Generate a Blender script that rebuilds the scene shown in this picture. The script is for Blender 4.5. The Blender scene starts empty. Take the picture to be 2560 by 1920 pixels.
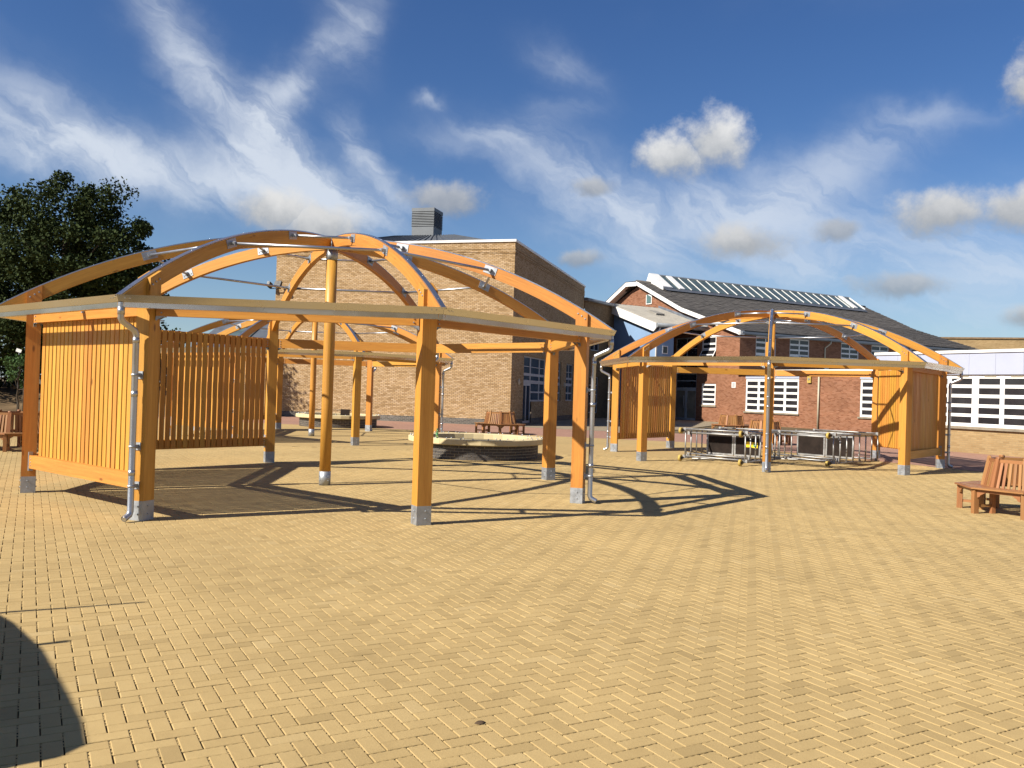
import bpy, math, random
import numpy as np
from mathutils import Matrix, Vector

R_ = math.radians
scn = bpy.context.scene
COL = scn.collection
rng = random.Random(7)
nrng = np.random.default_rng(11)

# ------------------------------------------------------------------ camera
CAM_H = 1.8
cam_d = bpy.data.cameras.new('camera')
cam = bpy.data.objects.new('camera', cam_d)
COL.objects.link(cam)
scn.camera = cam
cam_d.sensor_fit = 'HORIZONTAL'
cam_d.sensor_width = 36.0
cam_d.lens = 36.0 * 2145.9 / 2560.0
cam_d.clip_end = 3000
_p, _r = -0.0085, 0.0311                      # pitch (negative = up), roll
_f = Vector((0, math.cos(_p), -math.sin(_p)))
_x = Vector((1, 0, 0)); _u = _x.cross(_f)
_x2 = _x * math.cos(_r) + _u * math.sin(_r)
_u2 = -_x * math.sin(_r) + _u * math.cos(_r)
cam.matrix_world = Matrix(((_x2.x, _u2.x, -_f.x, 0), (_x2.y, _u2.y, -_f.y, 0),
                           (_x2.z, _u2.z, -_f.z, CAM_H), (0, 0, 0, 1)))

# ------------------------------------------------------------------ light
SUN_AZ = R_(31.5)          # direction the light travels (from +x towards +y)
SUN_EL = R_(37.5)
sun_d = bpy.data.lights.new('sun', 'SUN')
sun_d.energy = 5.0
sun_d.angle = R_(0.53)
sun_d.color = (1.0, 0.94, 0.84)
sun = bpy.data.objects.new('sun', sun_d)
COL.objects.link(sun)
sun.rotation_mode = 'QUATERNION'
sun.rotation_quaternion = Vector((math.cos(SUN_AZ) * math.cos(SUN_EL), math.sin(SUN_AZ) * math.cos(SUN_EL),
                                  -math.sin(SUN_EL))).to_track_quat('-Z', 'Y')
scn.view_settings.view_transform = 'Standard'
scn.view_settings.look = 'None'
scn.view_settings.gamma = 1
scn.view_settings.exposure = 0.82
scn.view_settings.use_curve_mapping = False
scn.cycles.use_denoising = True
scn.cycles.max_bounces = 6
scn.cycles.sample_clamp_indirect = 6

# ------------------------------------------------------------------ world: sky with clouds
SKY_STRENGTH = 0.062
SKK = 1.0      # brightness of the pale air low in the sky
SKX = 0.63      # cloud brightness
world = bpy.data.worlds.new('World')
scn.world = world
world.use_nodes = True
world.cycles.sampling_method = 'MANUAL'
world.cycles.sample_map_resolution = 256
wt = world.node_tree
for n in list(wt.nodes):
    wt.nodes.remove(n)


def sky_world():
    N = wt.nodes.new
    L = wt.links.new

    def val(x):
        return x

    def m(op, a, b=None, c=None, clamp=False):
        n = N('ShaderNodeMath'); n.operation = op; n.use_clamp = clamp
        for i, q in enumerate((a, b, c)):
            if q is None:
                continue
            if isinstance(q, (int, float)):
                n.inputs[i].default_value = q
            else:
                L(q, n.inputs[i])
        return n.outputs[0]

    def vm(op, a, b=None, sc=None, out=0):
        n = N('ShaderNodeVectorMath'); n.operation = op
        for i, q in enumerate((a, b)):
            if q is None:
                continue
            if isinstance(q, tuple):
                n.inputs[i].default_value = q
            else:
                L(q, n.inputs[i])
        if sc is not None:
            if isinstance(sc, (int, float)):
                n.inputs['Scale'].default_value = sc
            else:
                L(sc, n.inputs['Scale'])
        return n.outputs[out]

    def comb(x, y, z):
        n = N('ShaderNodeCombineXYZ')
        for i, q in enumerate((x, y, z)):
            if isinstance(q, (int, float)):
                n.inputs[i].default_value = q
            else:
                L(q, n.inputs[i])
        return n.outputs[0]

    def noise(vec, scale, detail=5, rough=0.55, dist=0.0):
        n = N('ShaderNodeTexNoise'); n.noise_dimensions = '3D'
        L(vec, n.inputs['Vector'])
        n.inputs['Scale'].default_value = scale
        n.inputs['Detail'].default_value = detail
        n.inputs['Roughness'].default_value = rough
        n.inputs['Distortion'].default_value = dist
        return n.outputs[0], n.outputs[1]

    def smooth(v, lo, hi, a=0.0, b=1.0):
        n = N('ShaderNodeMapRange'); n.interpolation_type = 'SMOOTHSTEP'
        L(v, n.inputs[0])
        for i, q in enumerate((lo, hi, a, b)):
            n.inputs[i + 1].default_value = q
        return n.outputs[0]

    def mixc(f, a, b):
        n = N('ShaderNodeMix'); n.data_type = 'RGBA'
        for s, q in (('Factor', f), (6, a), (7, b)):
            inp = n.inputs[0] if s == 'Factor' else n.inputs[s]
            if isinstance(q, (int, float)):
                inp.default_value = q
            elif isinstance(q, tuple):
                inp.default_value = (*q, 1)
            else:
                L(q, inp)
        return n.outputs[2]

    sky = N('ShaderNodeTexSky'); sky.sky_type = 'NISHITA'; sky.sun_disc = False
    sky.sun_elevation = SUN_EL
    sky.sun_rotation = math.atan2(-math.cos(SUN_AZ), -math.sin(SUN_AZ))
    sky.altitude = 0; sky.air_density = 1.0; sky.dust_density = 0.35; sky.ozone_density = 3.2
    tc = N('ShaderNodeTexCoord')
    d = vm('NORMALIZE', tc.outputs['Generated'])
    sp = N('ShaderNodeSeparateXYZ'); L(d, sp.inputs[0])
    deg = 180 / math.pi
    az = m('MULTIPLY', m('ARCTAN2', sp.outputs[0], sp.outputs[1]), deg)
    el = m('MULTIPLY', m('ARCSINE', sp.outputs[2]), deg)
    _, wc = noise(d, 5.0, 4, 0.55)
    warp = vm('SCALE', vm('SUBTRACT', wc, (0.5, 0.5, 0.5)), None, 9.0)
    _, wc2 = noise(d, 22.0, 4, 0.6)
    warp2 = vm('SCALE', vm('SUBTRACT', wc2, (0.5, 0.5, 0.5)), None, 1.8)
    base_p = comb(az, el, 1.0)
    p = vm('ADD', base_p, vm('MULTIPLY', warp, (0.50, 0.28, 0)))
    p = vm('ADD', p, vm('MULTIPLY', warp2, (1.5, 1.2, 0)))
    # cirrus banks: soft ellipses in (azimuth, elevation): centre, half length, half width, tilt, weight
    banks = [(-29.8, 14.7, 6.51, 2.1, -0.39, 0.8), (-21.4, 12.6, 7.33, 1.68, -0.08, 0.85), (-12.3, 11.8, 6.64, 1.68, -0.11, 1.0),
             (-22.5, 20.8, 4.2, 1.54, -0.97, 0.8), (-17.7, 15.7, 5.85, 1.68, -0.67, 0.95), (-15.1, 13.6, 5.8, 1.96, -0.46, 0.5),
             (-12.1, 22.4, 5.05, 1.54, -2.24, 0.5), (-15.8, 17.7, 3.67, 1.12, -2.15, 0.8), (-11.8, 21.6, 3.31, 1.26, -0.97, 0.35),
             (-10.1, 14.6, 3.49, 0.9, -0.89, 0.8), (-28.7, 13.1, 5.47, 1.12, 0.01, 0.7), (-2.2, 16.3, 5.23, 0.95, 0.04, 0.45),
             (3.0, 14.6, 6.67, 1.54, -0.26, 0.7), (7.7, 11.9, 7.0, 1.96, -0.09, 0.75), (8.8, 9.1, 4.07, 1.4, -0.33, 0.55),
             (15.6, 12.7, 5.56, 2.0, 0.03, 0.75), (21.4, 14.8, 4.78, 1.5, 0.2, 0.6), (25.7, 16.7, 3.98, 0.78, -0.06, 0.45),
             (19.4, 9.3, 8.0, 2.5, 0.02, 0.7), (29.9, 7.6, 8.41, 3.2, 0.0, 0.75), (3.0, 20.6, 2.93, 1.12, -0.43, 0.5),
             (2.8, 18.0, 3.94, 0.73, 0.04, 0.3), (-5.9, 18.1, 1.28, 0.45, 0.15, 0.6)]
    acc = None
    for (cx, cy, hl, hw, t, wgt) in banks:
        c, s_ = math.cos(t), math.sin(t)
        hl *= 1.0; hw *= 1.25
        a = vm('DOT_PRODUCT', p, (c / hl, s_ / hl, -(c * cx + s_ * cy) / hl), out=1)
        b = vm('DOT_PRODUCT', p, (-s_ / hw, c / hw, -(-s_ * cx + c * cy) / hw), out=1)
        dd = m('MULTIPLY_ADD', b, b, m('MULTIPLY', a, a))
        v_ = m('MULTIPLY', m('POWER', 0.28, dd), wgt)
        acc = v_ if acc is None else m('ADD', acc, v_)
    # the same kind of thin cloud over the rest of the dome
    nv, _ = noise(vm('MULTIPLY', d, (1.0, 1.0, 2.6)), 2.6, 5, 0.6, 0.5)
    outside = m('MAXIMUM', smooth(m('ABSOLUTE', az), 29.0, 42.0), smooth(el, 22.0, 29.0))
    acc = m('ADD', acc, m('MULTIPLY', smooth(nv, 0.47, 0.72, 0.0, 0.8), outside))
    rot = N('ShaderNodeVectorRotate'); rot.rotation_type = 'Z_AXIS'; rot.inputs['Angle'].default_value = R_(26)
    L(p, rot.inputs[0])
    fb, _ = noise(vm('MULTIPLY', rot.outputs[0], (0.13, 0.48, 1)), 1.0, 6, 0.6, 0.7)
    fib = smooth(fb, 0.24, 0.70, 0.42, 1.12)
    cir = smooth(m('MULTIPLY', acc, fib), -0.12, 1.5)
    hz = smooth(el, 15.0, -1.0, 0.0, 0.36)              # pale air low over the horizon
    sat = N('ShaderNodeHueSaturation'); L(sky.outputs[0], sat.inputs['Color'])
    sat.inputs['Saturation'].default_value = 1.27; sat.inputs['Value'].default_value = 0.90; sat.inputs['Hue'].default_value = .512
    skyc = mixc(hz, sat.outputs[0], (2.9 * SKK, 4.6 * SKK, 7.0 * SKK))
    CW = 0.80 / SKY_STRENGTH * SKX
    col = mixc(m('MULTIPLY', cir, 0.86), skyc, (CW * .82, CW * .89, CW * .99))
    # cumulus puffs: z of the vector carries each puff's brightness
    nb, _ = noise(d, 27.0, 6, 0.62)
    puffs = [
        (10.5, 15.6, 3.7, 2.0, 1.0), (12.7, 16.3, 3.2, 2.5, 1.0), (26.2, 11.4, 3.9, 1.8, .84), (30.2, 11.4, 2.6, 1.5, .84),
        (14.9, 10.0, 3.7, 1.6, .80), (-15.8, 11.1, 3.2, 1.7, .92), (-12.9, 10.4, 3.6, 1.7, .86), (20.5, 10.6, 1.9, .9, .60),
        (24.2, 7.1, 3.3, 1.0, .64), (31.6, 17.8, 2.8, 2.5, .84), (30.9, 5.1, 2.0, 1.0, .74), (-4.8, 12.6, 3.4, 1.4, .70), (4.3, 9.0, 2.2, .7, .66), (4.8, 13.5, 2.0, .8, .64),
    ]
    pw = vm('ADD', base_p, vm('MULTIPLY', warp2, (0.7, 0.55, 0)))
    best = None; brel = None
    for (a, e, ra, re, br) in puffs:
        n = N('ShaderNodeVectorMath'); n.operation = 'MULTIPLY_ADD'
        L(pw, n.inputs[0]); n.inputs[1].default_value = (1 / ra, 1 / re, 0); n.inputs[2].default_value = (-a / ra, -e / re, br)
        rel = n.outputs[0]
        ln = m('SUBTRACT', vm('DOT_PRODUCT', rel, rel, out=1), br * br)
        if best is None:
            best, brel = ln, rel
        else:
            mx = N('ShaderNodeMix'); mx.data_type = 'VECTOR'
            L(m('LESS_THAN', ln, best), mx.inputs[0]); L(brel, mx.inputs[4]); L(rel, mx.inputs[5])
            brel = mx.outputs[1]; best = m('MINIMUM', ln, best)
    sr = N('ShaderNodeSeparateXYZ'); L(brel, sr.inputs[0])
    k = m('ADD', m('SUBTRACT', 1.0, m('SQRT', best)), m('MULTIPLY', m('SUBTRACT', nb, 0.5), 1.35))
    msk = m('MULTIPLY', smooth(k, -0.02, 0.70), smooth(sr.outputs[2], .55, .9, .62, .97))
    # scattered puffs elsewhere on the dome
    nz, _ = noise(vm('MULTIPLY', d, (1.0, 1.0, 2.2)), 4.2, 6, 0.6)
    oth = m('MULTIPLY', smooth(nz, 0.60, 0.68), m('MULTIPLY', smooth(m('ABSOLUTE', az), 38.0, 50.0), smooth(el, 3.0, 9.0, 0, .9)))
    hgt = m('ADD', m('MULTIPLY', sr.outputs[1], 0.95), m('MULTIPLY', m('SUBTRACT', nb, 0.5), 1.6))
    lit = smooth(hgt, -0.75, 0.75)
    G = m('MULTIPLY', sr.outputs[2], CW)
    shade = mixc(lit, (.50, .53, .57), (.95, .95, .945))
    pc = N('ShaderNodeVectorMath'); pc.operation = 'SCALE'; L(shade, pc.inputs[0]); L(G, pc.inputs['Scale'])
    col = mixc(msk, col, pc.outputs[0])
    col = mixc(oth, col, (CW * .8, CW * .8, CW * .81))
    bg = N('ShaderNodeBackground'); L(col, bg.inputs[0]); bg.inputs[1].default_value = SKY_STRENGTH
    out = N('ShaderNodeOutputWorld'); L(bg.outputs[0], out.inputs[0])


sky_world()


# ------------------------------------------------------------------ mesh helper
class MB:
    def __init__(s):
        s.v = []; s.f = []; s.uv = []; s.sm = []

    def face(s, pts, uv=None, smooth=False):
        b = len(s.v)
        pts = [Vector(q) for q in pts]
        s.v.extend(pts)
        s.f.append(tuple(range(b, b + len(pts))))
        if uv is None:
            e1 = (pts[1] - pts[0])
            n = Vector((0, 0, 0))
            for i in range(1, len(pts) - 1):
                n += (pts[i] - pts[0]).cross(pts[i + 1] - pts[0])
            if n.length < 1e-12:
                n = Vector((0, 0, 1))
            n.normalize()
            if abs(n.z) > .75:
                uv = [(q.x, q.y) for q in pts]
            elif abs(n.x) > abs(n.y):
                uv = [(q.y, q.z) for q in pts]
            else:
                uv = [(q.x, q.z) for q in pts]
        s.uv.append(uv); s.sm.append(smooth)

    def box(s, c, size, M=None, la=None):
        c = Vector(c); hx = [q / 2 for q in size]
        if la is None:
            la = max(range(3), key=lambda i: size[i])
        for ax in range(3):
            a, b = [i for i in range(3) if i != ax]
            if la == b:
                a, b = b, a
            for sg in (-1, 1):
                pts = []; uv = []
                for (p, q) in ((-1, -1), (1, -1), (1, 1), (-1, 1)):
                    v = [0, 0, 0]
                    v[ax] = sg * hx[ax]; v[a] = p * hx[a]; v[b] = q * hx[b]
                    uv.append((v[a] + c[la] * .37, v[b] + ax * .31 + sg * .17))
                    v = Vector(v)
                    if M is not None:
                        v = M @ v
                    pts.append(c + v)
                # keep outward winding
                n = (pts[1] - pts[0]).cross(pts[2] - pts[0])
                o = pts[0] + pts[2] - 2 * c
                if n.dot(o) < 0:
                    pts.reverse(); uv.reverse()
                s.face(pts, uv)
        return s

    def bar(s, p0, p1, w, h, up=(0, 0, 1)):
        """rectangular bar from p0 to p1, w across, h along up"""
        p0, p1 = Vector(p0), Vector(p1)
        d = (p1 - p0); ln = d.length; d.normalize()
        up = Vector(up)
        y = up.cross(d)
        if y.length < 1e-6:
            y = Vector((0, 1, 0)).cross(d)
            if y.length < 1e-6:
                y = Vector((1, 0, 0)).cross(d)
        y.normalize(); z = d.cross(y)
        M = Matrix((d, y, z)).transposed()
        return s.box((p0 + p1) / 2, (ln, w, h), M, 0)

    def tube(s, path, r, n=10, caps=True, smooth=True):
        path = [Vector(q) for q in path]
        rs = r if isinstance(r, (list, tuple)) else [r] * len(path)
        rings = []
        prev = None
        u = 0
        us = []
        for i, q in enumerate(path):
            if i == 0:
                d = path[1] - path[0]
            elif i == len(path) - 1:
                d = path[-1] - path[-2]
            else:
                d = (path[i + 1] - q).normalized() + (q - path[i - 1]).normalized()
            d.normalize()
            if prev is None:
                a = Vector((0, 0, 1)) if abs(d.z) < .9 else Vector((1, 0, 0))
                x = a.cross(d).normalized()
            else:
                x = (prev - d * prev.dot(d)).normalized()
            prev = x
            y = d.cross(x)
            k = 1.0
            if 0 < i < len(path) - 1:
                cs = (path[i + 1] - q).normalized().dot(d)
                k = 1 / max(cs, .5)
                u += (q - path[i - 1]).length
            elif i:
                u += (q - path[i - 1]).length
            us.append(u)
            rings.append([q + (x * math.cos(2 * math.pi * j / n) + y * math.sin(2 * math.pi * j / n)) * rs[i] * (1 if k == 1 else (1 + (k - 1) * .5)) for j in range(n)])
        for i in range(len(rings) - 1):
            for j in range(n):
                j2 = (j + 1) % n
                w = 2 * math.pi * rs[i] / n
                s.face([rings[i][j], rings[i][j2], rings[i + 1][j2], rings[i + 1][j]],
                       [(us[i], j * w), (us[i], (j + 1) * w), (us[i + 1], (j + 1) * w), (us[i + 1], j * w)], smooth)
        if caps:
            s.face(list(reversed(rings[0])), [(0, 0)] * n)
            s.face(rings[-1], [(0, 0)] * n)
        return s

    def cyl(s, p0, p1, r, n=12, r1=None, caps=True):
        return s.tube([p0, p1], [r, r if r1 is None else r1], n, caps)

    def lathe(s, prof, n=16, smooth=True, c=(0, 0, 0)):
        c = Vector(c)
        for i in range(len(prof) - 1):
            (r0, z0), (r1, z1) = prof[i], prof[i + 1]
            for j in range(n):
                a0, a1 = 2 * math.pi * j / n, 2 * math.pi * (j + 1) / n
                pts = [c + Vector((r0 * math.cos(a0), r0 * math.sin(a0), z0)), c + Vector((r0 * math.cos(a1), r0 * math.sin(a1), z0)),
                       c + Vector((r1 * math.cos(a1), r1 * math.sin(a1), z1)), c + Vector((r1 * math.cos(a0), r1 * math.sin(a0), z1))]
                if r0 < 1e-6:
                    pts = [pts[0], pts[2], pts[3]]
                elif r1 < 1e-6:
                    pts = pts[:3]
                s.face(pts, None, smooth)
        return s

    def prism(s, poly, depth, fn):
        """poly: 2-D outline; fn(a, b, d) -> 3-D; depth: (d0, d1)"""
        d0, d1 = depth
        s.face([fn(a, b, d0) for a, b in reversed(poly)])
        s.face([fn(a, b, d1) for a, b in poly])
        for i in range(len(poly)):
            a, b = poly[i]; a2, b2 = poly[(i + 1) % len(poly)]
            s.face([fn(a, b, d0), fn(a2, b2, d0), fn(a2, b2, d1), fn(a, b, d1)])
        return s

    def mesh(s, name, mat):
        me = bpy.data.meshes.new(name)
        # merge identical neighbours so smooth shading works
        key = {}; vs = []; idx = []
        for q in s.v:
            k = (round(q.x, 5), round(q.y, 5), round(q.z, 5))
            if k not in key:
                key[k] = len(vs); vs.append(q)
            idx.append(key[k])
        fs = []; uvs = []; sm = []
        for f, uv, smo in zip(s.f, s.uv, s.sm):
            g = [idx[i] for i in f]
            if len(set(g)) < len(g):
                gg = []; uu = []
                for i, q in enumerate(g):
                    if q not in gg:
                        gg.append(q); uu.append(uv[i])
                if len(gg) < 3:
                    continue
                g, uv = gg, uu
            fs.append(g); uvs.extend(uv); sm.append(smo)
        me.from_pydata(vs, [], fs)
        ul = me.uv_layers.new(name='UVMap')
        ul.data.foreach_set('uv', np.array(uvs, dtype=np.float32).ravel())
        me.polygons.foreach_set('use_smooth', sm)
        me.materials.append(mat)
        me.update()
        return me

    def build(s, name, mat, parent=None, loc=(0, 0, 0), rz=0.0):
        return link(name, s.mesh(name, mat), parent, loc, rz)


def link(name, me, parent=None, loc=(0, 0, 0), rz=0.0, M=None):
    o = bpy.data.objects.new(name, me)
    COL.objects.link(o)
    if parent is not None:
        o.parent = parent
    if M is not None:
        o.matrix_local = M
    else:
        o.location = loc
        o.rotation_euler = (0, 0, rz)
    return o


def empty(name, loc=(0, 0, 0), rz=0.0):
    o = bpy.data.objects.new(name, None)
    COL.objects.link(o)
    o.location = loc; o.rotation_euler = (0, 0, rz)
    o.empty_display_size = .3
    return o


def tag(o, label=None, cat=None, group=None, kind=None):
    if label: o['label'] = label
    if cat: o['category'] = cat
    if group: o['group'] = group
    if kind: o['kind'] = kind
    return o


def copy_tree(o, parent=None):
    c = o.copy()
    COL.objects.link(c)
    c.parent = parent
    for ch in KIDS.get(o.name, ()):
        copy_tree(ch, c)
    return c


KIDS = {}


def index_kids(o):
    ks = [q for q in bpy.data.objects if q.parent == o]
    KIDS[o.name] = ks
    for k in ks:
        index_kids(k)


# ------------------------------------------------------------------ materials
MATS = {}


class NT:
    def __init__(s, name):
        s.m = bpy.data.materials.new(name); s.m.use_nodes = True
        s.t = s.m.node_tree
        s.b = s.t.nodes['Principled BSDF']
        MATS[name] = s.m

    def n(s, typ, **kw):
        q = s.t.nodes.new('ShaderNode' + typ)
        for k, v in kw.items():
            setattr(q, k, v)
        return q

    def l(s, a, b):
        s.t.links.new(a, b)

    def put(s, inp, v):
        if hasattr(v, 'is_output') or isinstance(v, bpy.types.NodeSocket):
            s.l(v, inp)
        elif isinstance(v, tuple) and len(v) == 3 and inp.type == 'RGBA':
            inp.default_value = (*v, 1)
        else:
            inp.default_value = v

    def math(s, op, a, b=None, clamp=False):
        q = s.n('Math', operation=op, use_clamp=clamp)
        s.put(q.inputs[0], a)
        if b is not None: s.put(q.inputs[1], b)
        return q.outputs[0]

    def mix(s, f, a, b, mode='MIX'):
        q = s.n('Mix', data_type='RGBA', blend_type=mode)
        s.put(q.inputs[0], f); s.put(q.inputs[6], a); s.put(q.inputs[7], b)
        return q.outputs[2]

    def ramp(s, v, lo, hi, a=0.0, b=1.0):
        q = s.n('MapRange', interpolation_type='SMOOTHSTEP')
        s.put(q.inputs[0], v)
        for i, x in enumerate((lo, hi, a, b)):
            s.put(q.inputs[i + 1], x)
        return q.outputs[0]

    def map(s, vec, scale=(1, 1, 1), loc=(0, 0, 0), rot=(0, 0, 0)):
        q = s.n('Mapping')
        s.l(vec, q.inputs[0])
        s.put(q.inputs['Location'], loc); q.inputs['Rotation'].default_value = rot; q.inputs['Scale'].default_value = scale
        return q.outputs[0]

    def noise(s, vec, scale=5, detail=4, rough=.55, dist=0.0):
        q = s.n('TexNoise')
        s.l(vec, q.inputs['Vector'])
        q.inputs['Scale'].default_value = scale; q.inputs['Detail'].default_value = detail
        q.inputs['Roughness'].default_value = rough; q.inputs['Distortion'].default_value = dist
        return q.outputs[0]

    def coord(s, k='UV'):
        if k == 'Position':
            return s.n('NewGeometry').outputs['Position']
        return s.n('TexCoord').outputs[k]

    def rand(s):
        return s.n('ObjectInfo').outputs['Random']

    def bump(s, h, strength=.3, dist=.01):
        q = s.n('Bump')
        q.inputs['Strength'].default_value = strength; q.inputs['Distance'].default_value = dist
        s.l(h, q.inputs['Height'])
        s.l(q.outputs[0], s.b.inputs['Normal'])

    def out(s, col, rough=.6, metal=0.0, spec=.4):
        s.put(s.b.inputs['Base Color'], col); s.put(s.b.inputs['Roughness'], rough)
        s.put(s.b.inputs['Metallic'], metal); s.put(s.b.inputs['Specular IOR Level'], spec)
        return s.m


def mat_wood(name, light, dark, knot, rough=.5, vary=.5, knots=True):
    t = NT(name)
    uv = t.coord('UV'); rnd = t.rand()
    off = t.n('CombineXYZ'); t.l(t.math('MULTIPLY', rnd, 37.0), off.inputs[0]); t.l(t.math('MULTIPLY', rnd, 11.0), off.inputs[1])
    va = t.n('VectorMath', operation='ADD'); t.l(uv, va.inputs[0]); t.l(off.outputs[0], va.inputs[1])
    uvo = va.outputs[0]
    g1 = t.noise(t.map(uvo, (1.3, 34, 1)), 1.0, 5, .6, .6)
    g2 = t.noise(t.map(uvo, (.5, 6, 1)), 1.0, 3, .5, .3)
    g3 = t.noise(t.map(uvo, (5, 120, 1)), 1.0, 3, .6)
    f = t.math('ADD', t.math('MULTIPLY', t.ramp(g1, .3, .7), .55), t.math('MULTIPLY', t.ramp(g2, .3, .7), .45))
    f = t.math('ADD', f, t.math('MULTIPLY', t.math('SUBTRACT', rnd, .5), vary))
    col = t.mix(t.math('MULTIPLY', f, 1.0, True), light, dark)
    hsv = t.n('HueSaturation'); t.l(col, hsv.inputs['Color'])
    t.l(t.ramp(g3, .2, .8, .9, 1.1), hsv.inputs['Value'])
    t.l(t.ramp(t.math('FRACT', t.math('MULTIPLY', rnd, 17.3)), 0, 1, .492, .508), hsv.inputs['Hue'])
    col = hsv.outputs[0]
    if knots:
        vo = t.n('TexVoronoi', feature='F1'); vo.inputs['Scale'].default_value = 1.0; vo.inputs['Randomness'].default_value = 1.0
        t.l(t.map(uvo, (1.9, 5.2, 1)), vo.inputs['Vector'])
        sepc = t.n('SeparateColor'); t.l(vo.outputs['Color'], sepc.inputs[0])
        k = t.math('MULTIPLY', t.ramp(vo.outputs['Distance'], .14, .05), t.math('GREATER_THAN', sepc.outputs[0], .35))
        col = t.mix(t.math('MULTIPLY', k, .75), col, knot)
    t.bump(g1, .12, .004)
    return t.out(col, t.ramp(g2, .3, .7, rough - .06, rough + .1), 0, .35)


def mat_plain(name, col, rough=.6, metal=0.0, spec=.4, vary=.12, scale=3.0, dirt=None):
    t = NT(name)
    pos = t.coord('Object')
    n1 = t.noise(pos, scale, 5, .6)
    n2 = t.noise(pos, scale * 14, 3, .6)
    hsv = t.n('HueSaturation'); t.put(hsv.inputs['Color'], col)
    v = t.math('ADD', t.ramp(n1, .25, .75, 1 - vary, 1 + vary), t.ramp(n2, .2, .8, -vary * .35, vary * .35))
    t.l(v, hsv.inputs['Value'])
    c = hsv.outputs[0]
    if dirt:
        c = t.mix(t.ramp(t.noise(pos, scale * .7, 6, .7), .55, .8, 0, .6), c, dirt)
    return t.out(c, t.ramp(n1, .3, .7, max(.03, rough - .07), rough + .07), metal, spec)


def mat_brick(name, cols, mortar, bw=.225, bh=.075, mort=.010, rough=.85, stain=.25, bumpd=.006):
    t = NT(name)
    uv = t.coord('UV')
    b = t.n('TexBrick'); b.offset = .5
    t.l(uv, b.inputs['Vector'])
    b.inputs['Color1'].default_value = (0, 0, 0, 1); b.inputs['Color2'].default_value = (1, 1, 1, 1)
    b.inputs['Mortar'].default_value = (.5, .5, .5, 1)
    b.inputs['Scale'].default_value = 1.0
    b.inputs['Brick Width'].default_value = bw; b.inputs['Row Height'].default_value = bh
    b.inputs['Mortar Size'].default_value = mort; b.inputs['Mortar Smooth'].default_value = .15
    b.inputs['Bias'].default_value = 0
    sep = t.n('SeparateColor'); t.l(b.outputs['Color'], sep.inputs[0])
    rmp = t.n('ValToRGB'); rmp.color_ramp.interpolation = 'LINEAR'
    els = rmp.color_ramp.elements
    while len(els) < len(cols):
        els.new(.5)
    for i, c in enumerate(cols):
        els[i].position = i / (len(cols) - 1); els[i].color = (*c, 1)
    t.l(sep.outputs[0], rmp.inputs[0])
    big = t.noise(t.map(uv, (.35, .8, 1)), 1.0, 5, .62)
    fine = t.noise(uv, 60, 3, .6)
    c = t.mix(t.ramp(fine, .25, .75, 0, .35), rmp.outputs[0], cols[0])
    hsv = t.n('HueSaturation'); t.l(c, hsv.inputs['Color'])
    t.l(t.ramp(big, .25, .75, 1 - stain, 1 + stain * .7), hsv.inputs['Value'])
    mc = t.n('HueSaturation'); t.put(mc.inputs['Color'], mortar); t.l(t.ramp(big, .25, .75, 1 - stain, 1.1), mc.inputs['Value'])
    c = t.mix(b.outputs['Fac'], hsv.outputs[0], mc.outputs[0])
    t.bump(t.math('ADD', t.math('SUBTRACT', 1.0, b.outputs['Fac']), t.math('MULTIPLY', fine, .3)), .5, bumpd)
    return t.out(c, rough, 0, .2)


def mat_paver(name, attr=False):
    t = NT(name)
    pos = t.coord('Position')
    if attr:
        a = t.n('Attribute', attribute_name='rnd'); rnd = a.outputs['Fac']
    else:
        rnd = t.rand()
    r2 = t.math('FRACT', t.math('MULTIPLY', rnd, 13.7))
    big = t.noise(pos, .55, 4, .6)
    mid = t.noise(pos, 9, 4, .65)
    fine = t.noise(pos, 230, 3, .7)
    f = t.math('ADD', t.math('MULTIPLY', rnd, .55), t.math('MULTIPLY', t.ramp(mid, .25, .75), .45))
    col = t.mix(f, (.352, .246, .104), (.418, .298, .130))
    col = t.mix(t.ramp(r2, .85, 1.0, 0, .55), col, (.285, .20, .085))
    col = t.mix(t.ramp(r2, .07, 0.0, 0, .5), col, (.44, .325, .155))
    hsv = t.n('HueSaturation'); t.l(col, hsv.inputs['Color'])
    st1 = t.noise(pos, 1.7, 6, .7, .4)
    v = t.math('MULTIPLY', t.ramp(fine, .2, .8, .84, 1.15), t.ramp(big, .25, .75, .90, 1.08))
    v = t.math('MULTIPLY', v, t.ramp(st1, .56, .80, 1.0, .84))
    t.l(v, hsv.inputs['Value'])
    t.bump(t.math('ADD', t.math('MULTIPLY', fine, .6), t.math('MULTIPLY', t.noise(pos, 60, 4, .7), .8)), .5, .004)
    return t.out(hsv.outputs[0], .88, 0, .22)


def mat_paving_far(name, c1, c2, bw=.2, bh=.1, ang=0.0):
    t = NT(name)
    pos = t.coord('Position')
    v = t.map(pos, (1, 1, 1), (0, 0, 0), (0, 0, -ang))
    vo = t.n('TexVoronoi', feature='F1', distance='CHEBYCHEV')
    vo.inputs['Scale'].default_value = 1; vo.inputs['Randomness'].default_value = .3
    t.l(t.map(v, (1 / bw, 1 / bh, 1)), vo.inputs['Vector'])
    sep = t.n('SeparateColor'); t.l(vo.outputs['Color'], sep.inputs[0])
    big = t.noise(pos, .4, 5, .65); mid = t.noise(pos, 3, 4, .6)
    f = t.math('ADD', t.math('MULTIPLY', sep.outputs[0], .45), t.math('MULTIPLY', t.ramp(mid, .25, .75), .55))
    col = t.mix(f, c1, c2)
    hsv = t.n('HueSaturation'); t.l(col, hsv.inputs['Color'])
    t.l(t.math('MULTIPLY', t.ramp(big, .25, .75, .92, 1.06), t.ramp(vo.outputs['Distance'], .30, .5, 1.0, .86)), hsv.inputs['Value'])
    return t.out(hsv.outputs[0], .9, 0, .2)


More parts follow.
